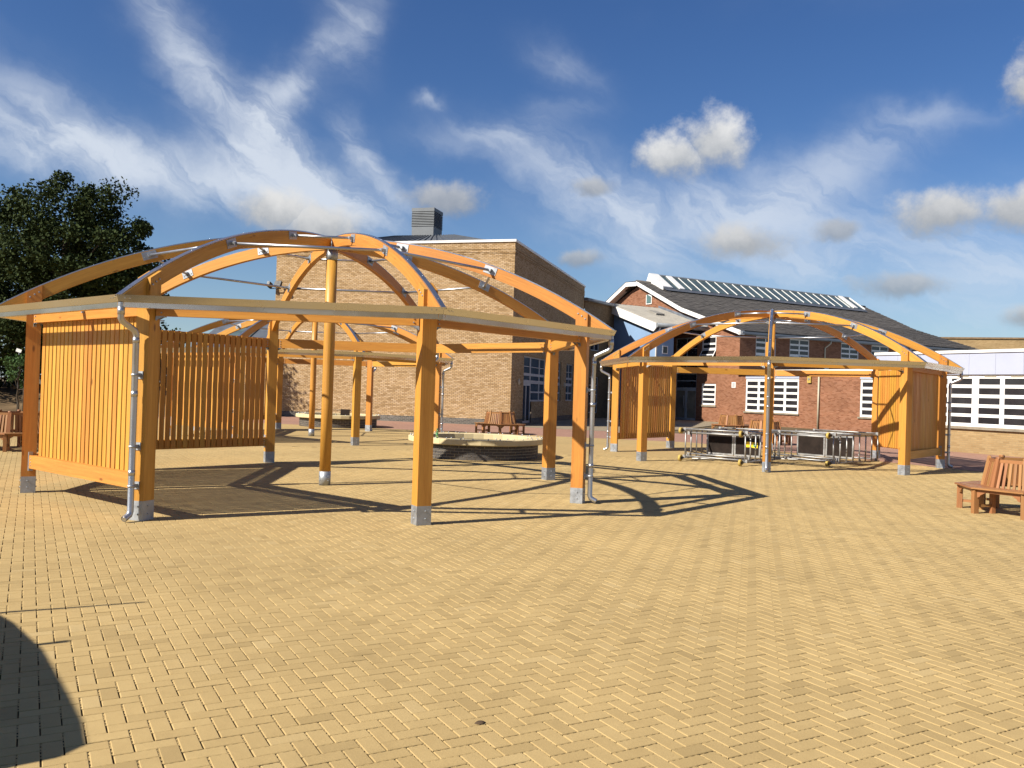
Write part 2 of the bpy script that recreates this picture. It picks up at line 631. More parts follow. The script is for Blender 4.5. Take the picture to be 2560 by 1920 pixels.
TIMBER = mat_wood('stained_timber', (.55, .265, .049), (.42, .175, .027), (.13, .042, .008), .48, .30)
SLATW = mat_wood('slat_timber', (.56, .280, .048), (.42, .182, .027), (.14, .048, .009), .5, .55)
BENCHW = mat_wood('bench_hardwood', (.345, .165, .062), (.225, .098, .034), (.11, .042, .016), .45, .6, False)
GALV = mat_plain('galvanised_steel', (.38, .40, .42), .55, .8, .5, .16, 9)
PIPEM = mat_plain('galvanised_pipe', (.45, .46, .48), .36, .9, .5, .06, 1.2)
ALU = mat_plain('aluminium_trim', (.62, .60, .56), .26, 1.0, .5, .03, 1)
ALUT = mat_plain('scaffold_aluminium', (.36, .355, .34), .52, .75, .4, .18, 6)
STRIP = mat_plain('capping_strip', (.38, .40, .45), .30, .9, .5, .08, 3)
PAV = mat_paver('buff_paver')
PAVS = mat_paver('buff_paver_field', True)
SAND = mat_plain('joint_sand', (.065, .046, .022), .95, 0, .1, .3, 20)
PAVFAR = mat_paving_far('buff_paving_far', (.360, .252, .108), (.405, .288, .126), ang=R_(29.3))
PINK = mat_paving_far('pink_paving', (.27, .15, .105), (.33, .19, .138), ang=R_(-60.7))
GREYPAV = mat_paving_far('grey_paving', (.24, .19, .125), (.29, .235, .16), .4, .4, R_(-60.7))
BUFF = mat_brick('buff_brick', [(.29, .180, .080), (.44, .292, .148), (.48, .332, .182), (.54, .388, .238)], (.16, .110, .060), mort=.011, stain=.10)
BUFF2 = mat_brick('pale_buff_brick', [(.27, .175, .08), (.33, .225, .108), (.36, .25, .125)], (.29, .21, .11), stain=.2)
BROWNB = mat_brick('brown_brick', [(.17, .10, .05), (.23, .145, .075), (.27, .18, .10)], (.18, .135, .085), stain=.14)
RED = mat_brick('red_brick', [(.15, .052, .026), (.228, .092, .046), (.265, .114, .062), (.305, .142, .084)], (.24, .138, .084), stain=.16)
BLUEB = mat_plain('blue_engineering_brick', (.085, .078, .075), .6, 0, .35, .35, 9)
MORT = mat_plain('pale_mortar', (.38, .33, .25), .95, 0, .1, .2, 14)
PLINTH = mat_brick('plinth_brick', [(.06, .055, .05), (.10, .09, .08), (.13, .12, .11)], (.22, .19, .15), stain=.2)
STONE = mat_plain('reconstituted_stone', (.56, .455, .255), .75, 0, .25, .08, 2.5)
WHITE = mat_plain('white_paint', (.70, .685, .65), .45, 0, .4, .04, 2)
LILAC = mat_plain('lilac_panel', (.35, .372, .455), .5, 0, .4, .03, .8)
FRAMEG = mat_plain('light_grey_frame', (.42, .425, .43), .5, .1, .4, .05, 2)
SILLM = mat_plain('weathered_sill', (.22, .185, .135), .85, 0, .2, .25, 2)
VENTM = mat_plain('dull_grey_vent', (.15, .16, .168), .6, .2, .3, .1, 2)
BLUEW = mat_plain('blue_render', (.19, .285, .43), .75, 0, .2, .05, .6)
GREYM = mat_plain('grey_sheet_metal', (.25, .265, .275), .45, .3, .4, .1, 2)
DARKM = mat_plain('dark_grey_metal', (.11, .12, .135), .45, .3, .4, .12, 2)
ROOFSH = mat_plain('corrugated_roof_sheet', (.27, .25, .215), .65, .1, .3, .12, 1.5, (.18, .165, .14))
LEADM = mat_plain('lead_flashing', (.17, .185, .21), .5, .3, .3, .2, 3)
TILE = mat_plain('concrete_roof_tile', (.098, .089, .080), .85, 0, .2, .16, 2.5, (.135, .115, .09))
SOIL = mat_plain('soil', (.085, .058, .036), .95, 0, .1, .4, 3)
GROUND = mat_plain('rough_ground', (.12, .09, .052), .95, 0, .1, .3, .25, (.07, .075, .032))
BARK = mat_plain('bark', (.075, .058, .042), .9, 0, .15, .35, 8)
BLACKP = mat_plain('black_plastic', (.022, .022, .024), .5, 0, .4, .2, 8)
PLY = mat_plain('dark_ply_deck', (.022, .016, .013), .85, 0, .1, .3, 5)
YEL = mat_plain('yellow_castor', (.40, .285, .07), .6, 0, .3, .2, 9)
YEL2 = mat_plain('yellow_label', (.85, .58, .02), .5, 0, .4, .05, 9)
GREENL = mat_plain('green_label', (.10, .30, .12), .5, 0, .4, .05, 9)
CREAMP = mat_plain('cream_plastic', (.42, .37, .27), .5, 0, .4, .05, 4)
VANW = mat_plain('van_paint', (.70, .71, .72), .3, 0, .5, .03, 1)
RUBBER = mat_plain('rubber', (.025, .025, .026), .8, 0, .3, .2, 8)


def mat_glass(name, col, rough=.06):
    t = NT(name)
    pos = t.coord('Object')
    n = t.noise(pos, 1.3, 3, .5)
    t.bump(n, .03, .02)
    return t.out(t.mix(t.ramp(n, .3, .7), col, tuple(c * 1.6 for c in col)), rough, 0, .5)


GLASS = mat_glass('dark_window_glass', (.018, .017, .019))
GLASSB = mat_glass('blue_grey_window_glass', (.045, .06, .066), .08)
GLASSG = mat_glass('greenish_rooflight_glass', (.05, .07, .068), .12)
GLASSD = mat_glass('door_glass_painted_reflection', (.20, .17, .125), .1)  # brownish reflection in the entrance door panes, painted into the base colour
GLASST = mat_glass('teal_window_glass', (.06, .10, .095), .1)
_t = NT('clear_green_plastic')
_t.b.inputs['Transmission Weight'].default_value = .85
_t.b.inputs['IOR'].default_value = 1.35
_t.out((.50, .78, .42), .08, 0, .5)
BOTTLE = MATS['clear_green_plastic']


def mat_leaf(name, c1, c2):
    t = NT(name)
    a = t.n('Attribute', attribute_name='rnd')
    pos = t.coord('Position')
    f = t.math('ADD', t.math('MULTIPLY', a.outputs['Fac'], .6), t.math('MULTIPLY', t.noise(pos, .6, 3, .6), .4))
    t.b.inputs['Subsurface Weight'].default_value = 0
    return t.out(t.mix(f, c1, c2), .8, 0, .12)


LEAF = mat_leaf('dark_leaf', (.012, .022, .006), (.042, .058, .015))
LEAF2 = mat_leaf('young_leaf', (.03, .06, .02), (.075, .13, .04))
LEAF3 = mat_leaf('hedge_leaf', (.012, .022, .009), (.032, .046, .018))

# ------------------------------------------------------------------ ground
A_C = (-3.3333, 15.5462); A_T = -1.086
B_C = (7.7605, 25.7941); B_T = -1.871
C_C = (-7.032, 30.3457); C_T = -1.0598
PR = 4.68; PRE = 5.2478

bm = MB()
S = 900
bm.face([(-S, -S, -.035), (S, -S, -.035), (S, S, -.035), (-S, S, -.035)])
tag(bm.build('ground', GROUND), kind='structure')

g = R_(29.3)
U = np.array([math.cos(g), math.sin(g)]); V = np.array([-math.sin(g), math.cos(g)])
g1 = (math.cos(g), math.sin(g)); g2 = (math.sin(g), -math.cos(g))
e_ = R_(74.3)
E1 = (math.cos(e_), math.sin(e_)); E2 = (math.sin(e_), -math.cos(e_))
# plaza outline: back edge along the hall, right edge along the red-brick wing
def along(p, d, t): return (p[0] + d[0] * t, p[1] + d[1] * t)
pk = (6.88, 34.4)                                      # a point of the right-hand edge
back0 = (-4.81, 37.3)
# corner where back edge (dir E2) meets right edge (dir g2)
a_ = np.array([[E2[0], -g2[0]], [E2[1], -g2[1]]]); b_ = np.array([pk[0] - back0[0], pk[1] - back0[1]])
tt = np.linalg.solve(a_, b_)
corner = along(back0, E2, tt[0])
plaza = [(-60, -14), (34, -14), along(pk, g2, 30), corner, along(back0, E2, -62)]
bm = MB()
bm.face([(x, y, -.016) for x, y in plaza])
paving = tag(bm.build('paving', SAND), kind='structure')

# far part of the plaza, laid as one sheet where single blocks can no longer be told apart
FAR_Y = 25.0
bm = MB()
def clip_y(poly, y0):
    out = []
    for i in range(len(poly)):
        p, q = poly[i], poly[(i + 1) % len(poly)]
        if p[1] >= y0: out.append(p)
        if (p[1] >= y0) != (q[1] >= y0):
            k = (y0 - p[1]) / (q[1] - p[1]); out.append((p[0] + k * (q[0] - p[0]), y0))
    return out
bm.face([(x, y, -.001) for x, y in clip_y(plaza, FAR_Y)])
def clip_x(poly, fn):
    out = []
    for i in range(len(poly)):
        p, q = poly[i], poly[(i + 1) % len(poly)]
        a, b = fn(p), fn(q)
        if a >= 0: out.append(p)
        if (a >= 0) != (b >= 0):
            k = a / (a - b); out.append((p[0] + k * (q[0] - p[0]), p[1] + k * (q[1] - p[1])))
    return out
near = [(x, y) for x, y in plaza]
near = clip_x(near, lambda p: FAR_Y - p[1])
XK, XC = .78, 3.6                                        # blocks are laid where |x| < XK*y + XC, y > .5
bm.face([(x, y, -.001) for x, y in clip_x(near, lambda p: p[0] - (XK * p[1] + XC))])
bm.face([(x, y, -.001) for x, y in clip_x(near, lambda p: -p[0] - (XK * p[1] + XC))])
bm.face([(x, y, -.001) for x, y in clip_x(clip_x(clip_x(near, lambda p: 0.5 - p[1]), lambda p: (XK * p[1] + XC) - p[0]), lambda p: (XK * p[1] + XC) + p[0])] or [(0, 0, 0), (1, 0, 0), (0, 1, 0)])
link_far = bm.build('paving_sheet', PAVFAR)
link_far.parent = paving

# single block: local x = long side
Wd = .1
def paver_faces():
    hl, hw, gp, ch, dz = .1, .05, .0034, .0040, .0030
    xo, yo = hl - gp, hw - gp
    xi, yi = xo - ch, yo - ch * .9
    v = [(-xi, -yi, 0), (xi, -yi, 0), (xi, yi, 0), (-xi, yi, 0),
         (-xo, -yo, -dz), (xo, -yo, -dz), (xo, yo, -dz), (-xo, yo, -dz),
         (-xo, -yo, -.018), (xo, -yo, -.018), (xo, yo, -.018), (-xo, yo, -.018)]
    f = [(0, 1, 2, 3)]
    for i in range(4):
        j = (i + 1) % 4
        f.append((4 + i, 4 + j, j, i)); f.append((8 + i, 8 + j, 4 + j, 4 + i))
    # spacer nibs bridging the joint on two sides
    zn = -.0034
    for cx, w in ((-.080, .020), (-.041, .022), (0.002, .019), (.040, .022), (.080, .017)):
        b = len(v)
        v += [(cx - w / 2, yo - .001, zn), (cx + w / 2, yo - .001, zn), (cx + w / 2, yo + 2 * gp + .001, zn), (cx - w / 2, yo + 2 * gp + .001, zn)]
        f.append((b, b + 1, b + 2, b + 3))
    for cy, w in ((-.024, .02), (.022, .018)):
        b = len(v)
        v += [(xo - .001, cy - w / 2, zn), (xo + 2 * gp + .001, cy - w / 2, zn), (xo + 2 * gp + .001, cy + w / 2, zn), (xo - .001, cy + w / 2, zn)]
        f.append((b, b + 1, b + 2, b + 3))
    return np.array(v), f


def make_pavers():
    pv, pf = paver_faces()
    cells = []
    n = 420
    for a in range(-n, n):
        for b in range(-n // 2, n // 2):
            pass
        break
    A_, B_ = np.meshgrid(np.arange(-700, 700), np.arange(-260, 260), indexing='ij')
    A_ = A_.ravel(); B_ = B_.ravel()
    ox = (A_ + 2 * B_) * Wd; oy = (A_ - 2 * B_) * Wd
    recs = []
    for (cx, cy, rot) in ((1.0, .5, 0), (2.5, 0.0, 1)):
        lu, lv = ox + cx * Wd, oy + cy * Wd
        x = lu * U[0] + lv * V[0]; y = lu * U[1] + lv * V[1]
        recs.append(np.stack([x, y, np.full_like(x, rot)], 1))
    rec = np.concatenate(recs)
    x, y = rec[:, 0], rec[:, 1]
    ok = (y > 0.5) & (y < FAR_Y) & (np.abs(x) < XK * y + XC)
    # stay on the plaza (right edge)
    nx, ny = g1
    ok &= ((x - pk[0]) * nx + (y - pk[1]) * ny) < -.1
    rec = rec[ok]
    rec = rec[np.argsort(rec[:, 0] ** 2 + rec[:, 1] ** 2)]
    x, y = rec[:, 0], rec[:, 1]
    vis = (np.abs(x) < .575 * y) & (y > 4.25)
    idx = np.where(vis)[0][:300]
    mask = np.zeros(len(rec), bool); mask[idx] = True
    me = bpy.data.meshes.new('paver')
    me.from_pydata([tuple(q) for q in pv], [], pf); me.materials.append(PAV); me.update()
    for (px, py, r) in rec[mask]:
        o = bpy.data.objects.new('paver', me); COL.objects.link(o)
        o.parent = paving
        o.location = (px, py, rng.uniform(-.0012, .0012))
        o.rotation_euler = (rng.uniform(-.006, .006), rng.uniform(-.004, .004), g + (math.pi / 2 if r else 0) + (math.pi if rng.random() < .5 and False else 0) + rng.uniform(-.004, .004))
    rest = rec[~mask]
    m = len(rest); nv = len(pv)
    ang = g + rest[:, 2] * math.pi / 2 + nrng.uniform(-.004, .004, m)
    c, s = np.cos(ang)[:, None], np.sin(ang)[:, None]
    tx = nrng.uniform(-.006, .006, m)[:, None]; ty = nrng.uniform(-.004, .004, m)[:, None]
    X = c * pv[None, :, 0] - s * pv[None, :, 1] + rest[:, 0:1]
    Y = s * pv[None, :, 0] + c * pv[None, :, 1] + rest[:, 1:2]
    Z = pv[None, :, 2] + nrng.uniform(-.0012, .0012, m)[:, None] + tx * pv[None, :, 1] + ty * pv[None, :, 0]
    co = np.stack([X, Y, Z], -1).reshape(-1, 3).astype(np.float32)
    fa = np.array(pf); nf = len(fa)
    F = (fa[None] + (np.arange(m) * nv)[:, None, None]).reshape(-1)
    me = bpy.data.meshes.new('paver_field')
    me.vertices.add(len(co)); me.vertices.foreach_set('co', co.ravel())
    me.loops.add(len(F)); me.loops.foreach_set('vertex_index', F.astype(np.int32))
    me.polygons.add(m * nf)
    me.polygons.foreach_set('loop_start', np.arange(0, m * nf * 4, 4, dtype=np.int32))
    me.update(calc_edges=True)
    me.polygons.foreach_set('use_smooth', np.zeros(m * nf, dtype=bool))
    at = me.attributes.new('rnd', 'FLOAT', 'POINT')
    at.data.foreach_set('value', np.repeat(nrng.random(m), nv).astype(np.float32))
    me.materials.append(PAVS)
    me.validate()
    o = link('paver_field', me, paving)
    tag(o, kind='stuff')


make_pavers()

# pink apron between plaza and buildings, grey strip by the entrance, kerb line
bm = MB()
far1 = along(corner, E1, 60)
bm.face([(*along(back0, E2, -62), -.006), (*corner, -.006), (*along(corner, E1, 8), -.006), (*along(along(back0, E2, -62), E1, 9), -.006)])
bm.face([(*corner, -.006), (*along(pk, g2, 30), -.006), (*along(along(pk, g2, 30), g1, 40), -.006), (*along(corner, g1, 34), -.006), (*along(corner, E1, 8), -.006)])
tag(bm.build('apron', PINK), kind='structure')
bm = MB()
q0 = along(corner, E1, 8.0)
bm.face([(.2, 44.0, -.0015), (6.0, 41.2, -.0015), (9.6, 47.5, -.0015), (15.2, 60.5, -.0015), (17.5, 64.5, -.0015), (12.5, 70, -.0015), (5.4, 63.9, -.0015)])
tag(bm.build('path', GREYPAV), kind='structure')

# ------------------------------------------------------------------ buildings: helpers
def wall(mb, P, u0, u1, z0, z1, holes=(), reveal=.10, top=None):
    """wall sheet with rectangular openings. P(u, d, z): d = depth inwards"""
    us = sorted({u0, u1, *[h[0] for h in holes], *[h[1] for h in holes]})
    zs = sorted({z0, z1, *[h[2] for h in holes], *[h[3] for h in holes]})
    us = [q for q in us if u0 <= q <= u1]; zs = [q for q in zs if z0 <= q <= z1]
    for i in range(len(us) - 1):
        for j in range(len(zs) - 1):
            cu, cz = (us[i] + us[i + 1]) / 2, (zs[j] + zs[j + 1]) / 2
            if any(h[0] < cu < h[1] and h[2] < cz < h[3] for h in holes):
                continue
            q = [(us[i], zs[j]), (us[i + 1], zs[j]), (us[i + 1], zs[j + 1]), (us[i], zs[j + 1])]
            mb.face([P(a, 0, b) for a, b in q], q)
    for (a, b, c, d) in holes:
        for (p, q) in (((a, c), (a, d)), ((b, c), (b, d)), ((a, c), (b, c)), ((a, d), (b, d))):
            mb.face([P(p[0], 0, p[1]), P(q[0], 0, q[1]), P(q[0], reveal, q[1]), P(p[0], reveal, p[1])],
                    [(p[0] + p[1], 0), (q[0] + q[1], 0), (q[0] + q[1], reveal), (p[0] + p[1], reveal)])
    return mb


def boxP(mb, P, u0, u1, d0, d1, z0, z1):
    c = [P(u, d, z) for u in (u0, u1) for d in (d0, d1) for z in (z0, z1)]
    c = [Vector(q) for q in c]
    for f in ((0, 1, 3, 2), (4, 6, 7, 5), (0, 4, 5, 1), (2, 3, 7, 6), (0, 2, 6, 4), (1, 5, 7, 3)):
        mb.face([c[i] for i in f])
    return mb


def window(parent, P, u0, u1, z0, z1, us, zs, frame, glass, d=.05, th=.06, name='window', gd=.03):
    """us / zs: lists of (lo, hi) pane spans; frame fills the rest"""
    mb = MB()
    cu = [u0] + [q for s in us for q in s] + [u1]
    # vertical members
    for i in range(0, len(cu), 2):
        if cu[i + 1] - cu[i] > .004:
            boxP(mb, P, cu[i], cu[i + 1], d, d + th, z0, z1)
    cz = [z0] + [q for s in sorted(zs) for q in s] + [z1]
    for (a, b) in us:
        for i in range(0, len(cz), 2):
            if cz[i + 1] - cz[i] > .004:
                boxP(mb, P, a, b, d + .006, d + th - .006, cz[i], cz[i + 1])
    w = mb.build(name, frame, parent)
    for (a, b) in us:
        for (c, e) in zs:
            pm = MB()
            boxP(pm, P, a - .004, b + .004, d + gd, d + gd + .008, c - .004, e + .004)
            pm.build('pane', glass, w)
    return w


def even(a, b, n, bar, edge=None):
    edge = bar if edge is None else edge
    w = (b - a - 2 * edge - (n - 1) * bar) / n
    return [(a + edge + i * (w + bar), a + edge + i * (w + bar) + w) for i in range(n)]


# ------------------------------------------------------------------ hall (buff brick)
HALL = empty('brick_hall', (-.05, 44.74, 0), R_(-15.7))
tag(HALL, 'tall buff brick hall with white parapet trim and louvred roof vent', 'building')
HW, HD, HH = 14.0, 19.15, 9.74
Pf = lambda u, d, z: (u, d, z)
Ps = lambda u, d, z: (-d, u, z)
mb = MB()
PLZ = .30
wall(mb, Pf, -HW, 0, PLZ, HH - .13)
win_zs = [(3.24, 3.72), (2.85, 3.20), (2.46, 2.70), (1.83, 2.27), (1.34, 1.74)]
h_side = [(2.5, 9.0, .05, 3.80), (9.6, 12.1, 1.27, 3.80), (13.6, 16.1, 1.27, 3.80)]
wall(mb, Ps, 0, HD, PLZ, HH - .13, h_side, .14)
mb.face([(-HW, 0, PLZ), (-HW, HD, PLZ), (-HW, HD, HH - .13), (-HW, 0, HH - .13)])
mb.face([(-HW, HD, PLZ), (0, HD, PLZ), (0, HD, HH - .13), (-HW, HD, HH - .13)])
# projecting string courses below the parapet
for z0, z1, o in ((9.24, 9.31, .03), (9.09, 9.165, .03), (9.0, 9.06, .02)):
    boxP(mb, Pf, -HW - o, o, -o, .02, z0, z1)
    boxP(mb, Ps, .02, HD, -o, .02, z0, z1)
mb.build('wall', BUFF, HALL)
mb = MB()
wall(mb, lambda u, d, z: (u, d - .004, z), -HW - .004, .004, -.2, PLZ)
wall(mb, lambda u, d, z: (.004 - d, u, z), 0, HD, -.2, PLZ, [(2.5, 4.4, .05, PLZ)], .1)
mb.build('plinth', PLINTH, HALL)
mb = MB()
boxP(mb, Pf, -HW - .06, .06, -.06, .3, HH - .13, HH)
boxP(mb, Ps, .3, HD + .05, -.06, .3, HH - .128, HH - .002)
boxP(mb, Pf, -HW - .06, -HW + .3, .3, HD, HH - .128, HH - .002)
mb.build('parapet_coping', WHITE, HALL)
# standing-seam roof rising behind the parapet
mb = MB()
ax, ay, az_ = -5.95, 7.4, 11.35
rc = [(-HW + .3, .3, 9.55), (-.3, .3, 9.55), (-.3, HD - .3, 9.55), (-HW + .3, HD - .3, 9.55)]
rd = [(-9.6, 6.2, 11.2), (-5.6, 6.2, 11.2), (-5.6, 11, 11.2), (-9.6, 11, 11.2)]
for i in range(4):
    j = (i + 1) % 4
    mb.face([rc[i], rc[j], rd[j], rd[i]])
mb.face(rd)
roof = mb.build('roof', DARKM, HALL)
for i in range(24):
    k = (i + .5) / 24
    a = Vector(rc[0]).lerp(Vector(rc[1]), k); b = Vector(rd[0]).lerp(Vector(rd[1]), k)
    sm = MB(); sm.bar(a + Vector((0, 0, .03)), b + Vector((0, 0, .03)), .05, .06)
    sm.build('seam', DARKM, roof)
# louvred vent tower
mb = MB()
vx0, vx1, vy0, vy1 = -8.45, -7.0, 6.2, 7.7
mb.box(((vx0 + vx1) / 2, (vy0 + vy1) / 2, 11.3), (vx1 - vx0 - .02, vy1 - vy0 - .02, 1.0))
mb.box(((vx0 + vx1) / 2, (vy0 + vy1) / 2, 12.25), (vx1 - vx0 - .16, vy1 - vy0 - .16, 1.0))
mb.box(((vx0 + vx1) / 2, (vy0 + vy1) / 2, 12.82), (vx1 - vx0 + .04, vy1 - vy0 + .04, .22))
vent = mb.build('roof_vent', VENTM, HALL)
for i in range(9):
    z = 11.84 + i * .1
    lm = MB()
    for sy, y in ((-1, vy0), (1, vy1)):
        lm.box(((vx0 + vx1) / 2, y, z), (vx1 - vx0 + .02, .012, .085), Matrix.Rotation(R_(35 * sy), 3, 'X'))
    for sx, x in ((-1, vx0), (1, vx1)):
        lm.box((x, (vy0 + vy1) / 2, z), (.012, vy1 - vy0 + .02, .085), Matrix.Rotation(R_(-35 * sx), 3, 'Y'))
    lm.build('louvre', VENTM, vent)
# glazing on the shaded flank
w = window(HALL, Ps, 2.5, 9.0, 2.42, 3.80, [(2.58, 4.24), (4.42, 6.4), (6.55, 7.7), (7.8, 8.9)], win_zs[:3], FRAMEG, GLASSB, .10, .06)
w = window(HALL, Ps, 4.42, 9.0, 1.25, 2.42, [(4.5, 6.4), (6.55, 7.7), (7.8, 8.9)], win_zs[3:], FRAMEG, GLASSB, .10, .06)
mb = MB(); wall(mb, lambda u, d, z: (-.012 - d, u, z), 4.42, 9.0, PLZ - .25, 1.25)
mb.build('wall_panel', BUFF, HALL)
dm = MB()
for a, b in ((2.5, 2.62), (3.38, 3.5), (4.28, 4.42)):
    boxP(dm, Ps, a, b, .08, .15, .05, 2.42)
boxP(dm, Ps, 2.62, 4.28, .085, .145, 2.14, 2.42); boxP(dm, Ps, 2.62, 4.28, .085, .145, .05, .17)
door = dm.build('door', FRAMEG, HALL)
for a, b in ((2.62, 3.38), (3.5, 4.28)):
    pm = MB(); boxP(pm, Ps, a - .003, b + .003, .11, .12, .16, 2.15); pm.build('pane', GLASS, door)
for a in (9.6, 13.6):
    window(HALL, Ps, a, a + 2.5, 1.27, 3.80, [(a + .08, a + 1.2), (a + 1.3, a + 2.42)], win_zs, FRAMEG, GLASSB, .10, .06)


def wall_lamp(u, z, label):
    mb = MB()
    for k in range(5):
        pass
    prof = [(.0, .0)]
    mb.lathe([(.12, 0), (.13, .03), (.11, .07), (.06, .10), (.0, .11)], 14)
    M = Matrix.Rotation(math.pi / 2, 4, 'Y') @ Matrix.Diagonal((1.5, 1, 1, 1))
    o = mb.build('wall_lamp', CREAMP)
    ho = Matrix.Translation(Vector((-.05, 44.74, 0))) @ Matrix.Rotation(R_(-15.7), 4, 'Z')
    o.matrix_world = ho @ Matrix.Translation((.003, u, z)) @ M
    tag(o, label, 'lamp')


wall_lamp(1.4, 2.3, 'cream oval bulkhead lamp beside the narrow glazed hall door')
wall_lamp(13.0, 2.3, 'cream oval bulkhead lamp between two hall windows in shade')

# floodlight on the hall corner
FL = empty('floodlight', (-13.2, 48.26, 7.35), R_(-15.7))
tag(FL, 'black twin floodlight fixed to the left edge of the hall wall', 'floodlight')
mb = MB(); mb.box((0, -.12, -.18), (.10, .24, .05)); mb.box((.0, -.22, -.08), (.03, .03, .2)); mb.build('bracket', BLACKP, FL)
mb = MB(); mb.box((.02, -.28, .04), (.40, .16, .34), Matrix.Rotation(R_(-28), 3, 'X')); hd = mb.build('lamp_head', BLACKP, FL)
mb = MB(); mb.box((.02, -.362, .0), (.33, .01, .26), Matrix.Rotation(R_(-28), 3, 'X')); mb.build('lens', GLASSB, hd)
mb = MB(); mb.box((-.62, -.10, .02), (.16, .34, .28), Matrix.Rotation(R_(-20), 3, 'X')); mb.build('lamp_head', BLACKP, FL)
mb = MB(); mb.bar((-.62, -.05, -.18), (0, -.05, -.18), .04, .04); mb.build('arm', BLACKP, FL)

# ------------------------------------------------------------------ red-brick wing with the big tiled roof
D0 = (14.14, 65.59)
WING = empty('red_brick_wing', (D0[0], D0[1], 0), R_(-60.7))
tag(WING, 'two-storey red brick wing with dark tiled roof and ridge rooflight', 'building')
EAV = 6.62; APX, APZ = -7.5, 11.35; XR = 4.42; RL = 28.0
mb = MB()
gh = [(-2.64, -.09, .0, 3.63), (.5, 2.05, 1.24, 2.84), (-2.64, -.09, 3.95, 6.4), (.4, 1.97, 4.55, 6.42)]
wall(mb, Pf, -19.0, XR, -.2, EAV, gh, .16)
# gable triangle
gp_ = [(-19.0, EAV), (XR, EAV), (-1.7, 8.5), (APX, APZ - .3)]
mb.face([(a_, 0, b_) for a_, b_ in gp_], gp_)
Px = lambda u, d, z: (XR - d, u, z)
uwin = [(1.57, 3.6), (5.03, 7.13), (10.65, 12.7), (14.2, 16.3), (19.0, 21.0), (23.4, 25.4)]
wall(mb, Px, 0, RL, -.2, EAV, [(a, b, 4.62, 6.42) for a, b in uwin], .12)
mb.face([(-19, RL, -.2), (XR, RL, -.2), (XR, RL, EAV), (-1.7, RL, 8.5), (APX, RL, APZ - .3), (-19, RL, EAV)])
mb.face([(-19, 0, -.2), (-19, RL, -.2), (-19, RL, EAV), (-19, 0, EAV)])
mb.build('wall', RED, WING)
# roof: near slope with a slight kick towards the eave, built in overlapping tile courses
def roof_z(x):
    s1 = (APZ - 8.75) / (APX - -1.7)
    if x <= -1.7:
        return APZ + (x - APX) * s1
    return 8.75 + (x + 1.7) * (EAV + .05 - 8.75) / (XR + .35 + 1.7)
mb = MB()
y0, y1 = -.35, RL + .25
mb.face([(APX, y0, APZ - .06), (APX, y1, APZ - .06), (-1.7, y1, roof_z(-1.7) - .06), (-1.7, y0, roof_z(-1.7) - .06)])
mb.face([(-1.7, y0, roof_z(-1.7) - .06), (-1.7, y1, roof_z(-1.7) - .06), (XR + .35, y1, roof_z(XR + .35) - .06), (XR + .35, y0, roof_z(XR + .35) - .06)])
mb.face([(APX, y0, APZ - .06), (APX, y1, APZ - .06), (-19.3, y1, EAV), (-19.3, y0, EAV)])
roof = mb.build('roof', TILE, WING)
NCO = 34
for i in range(NCO):
    xa = APX + (XR + .36 - APX) * i / NCO; xb = APX + (XR + .36 - APX) * (i + 1) / NCO + .06
    za, zb = roof_z(xa), roof_z(min(xb, XR + .36))
    cm = MB()
    n = 56
    for k in range(n):                       # each tile of the course slightly uneven
        ya = y0 - .02 + (y1 - y0 + .04) * k / n; yb = y0 - .02 + (y1 - y0 + .04) * (k + 1) / n - .012
        dz = rng.uniform(-.012, .012); dx = rng.uniform(-.02, .02)
        p = [(xa, ya, za + .0 + dz), (xa, yb, za + .0 + dz), (xb + dx, yb, zb + .035 + dz), (xb + dx, ya, zb + .035 + dz)]
        cm.face(p)
        cm.face([(xb + dx, ya, zb + .035 + dz), (xb + dx, yb, zb + .035 + dz), (xb + dx, yb, zb - .02), (xb + dx, ya, zb - .02)])
    cm.build('tile_course', TILE, roof)
mb = MB(); mb.tube([(APX, y0, APZ + .0), (APX, y1, APZ + .0)], .12, 8); mb.build('ridge_tiles', TILE, roof)
# white bargeboards following the verge (kicked), and the left slope's
mb = MB()
vp = [(APX + .02, APZ - .02), (-1.7, roof_z(-1.7) - .02), (XR + .4, roof_z(XR + .4) - .02)]
for (xa, za), (xb, zb) in zip(vp, vp[1:]):
    mb.face([(xa, -.40, za), (xb, -.40, zb), (xb, -.40, zb - .30), (xa, -.40, za - .30)])
    mb.face([(xa, -.40, za - .30), (xb, -.40, zb - .30), (xb, -.02, zb - .30), (xa, -.02, za - .30)])
    mb.face([(xa, -.40, za), (xb, -.40, zb), (xb, -.33, zb + .03), (xa, -.33, za + .03)])
mb.box((XR + .32, -.2, EAV - .12), (.22, .4, .3))
mb.build('bargeboard', WHITE, WING)
mb = MB()
lv = [(APX - 1.0, APZ - .05), (-11.9, 9.6), (-19.4, 6.6)]
for (xa, za), (xb, zb) in zip(lv, lv[1:]):
    mb.face([(xa, -.70, za), (xb, -.70, zb), (xb, -.70, zb - .34), (xa, -.70, za - .34)])
    mb.face([(xa, -.70, za - .34), (xb, -.70, zb - .34), (xb, -.02, zb - .34), (xa, -.02, za - .34)])
mb.face([(APX - 1.0, -.70, APZ - .05), (APX, -.38, APZ - .05), (APX, -.38, APZ - .39), (APX - 1.0, -.70, APZ - .39)])
mb.build('bargeboard', WHITE, WING)
mb = MB()
mb.face([(APX - 1.0, -.72, APZ), (-11.9, -.72, 9.65), (-11.9, .3, 9.7), (APX, .3, APZ + .02), (APX, -.40, APZ + .02)])
mb.face([(-11.9, -.72, 9.65), (-19.4, -.72, 6.65), (-19.4, .3, 6.7), (-11.9, .3, 9.7)])
mb.build('verge_tiles', TILE, WING)
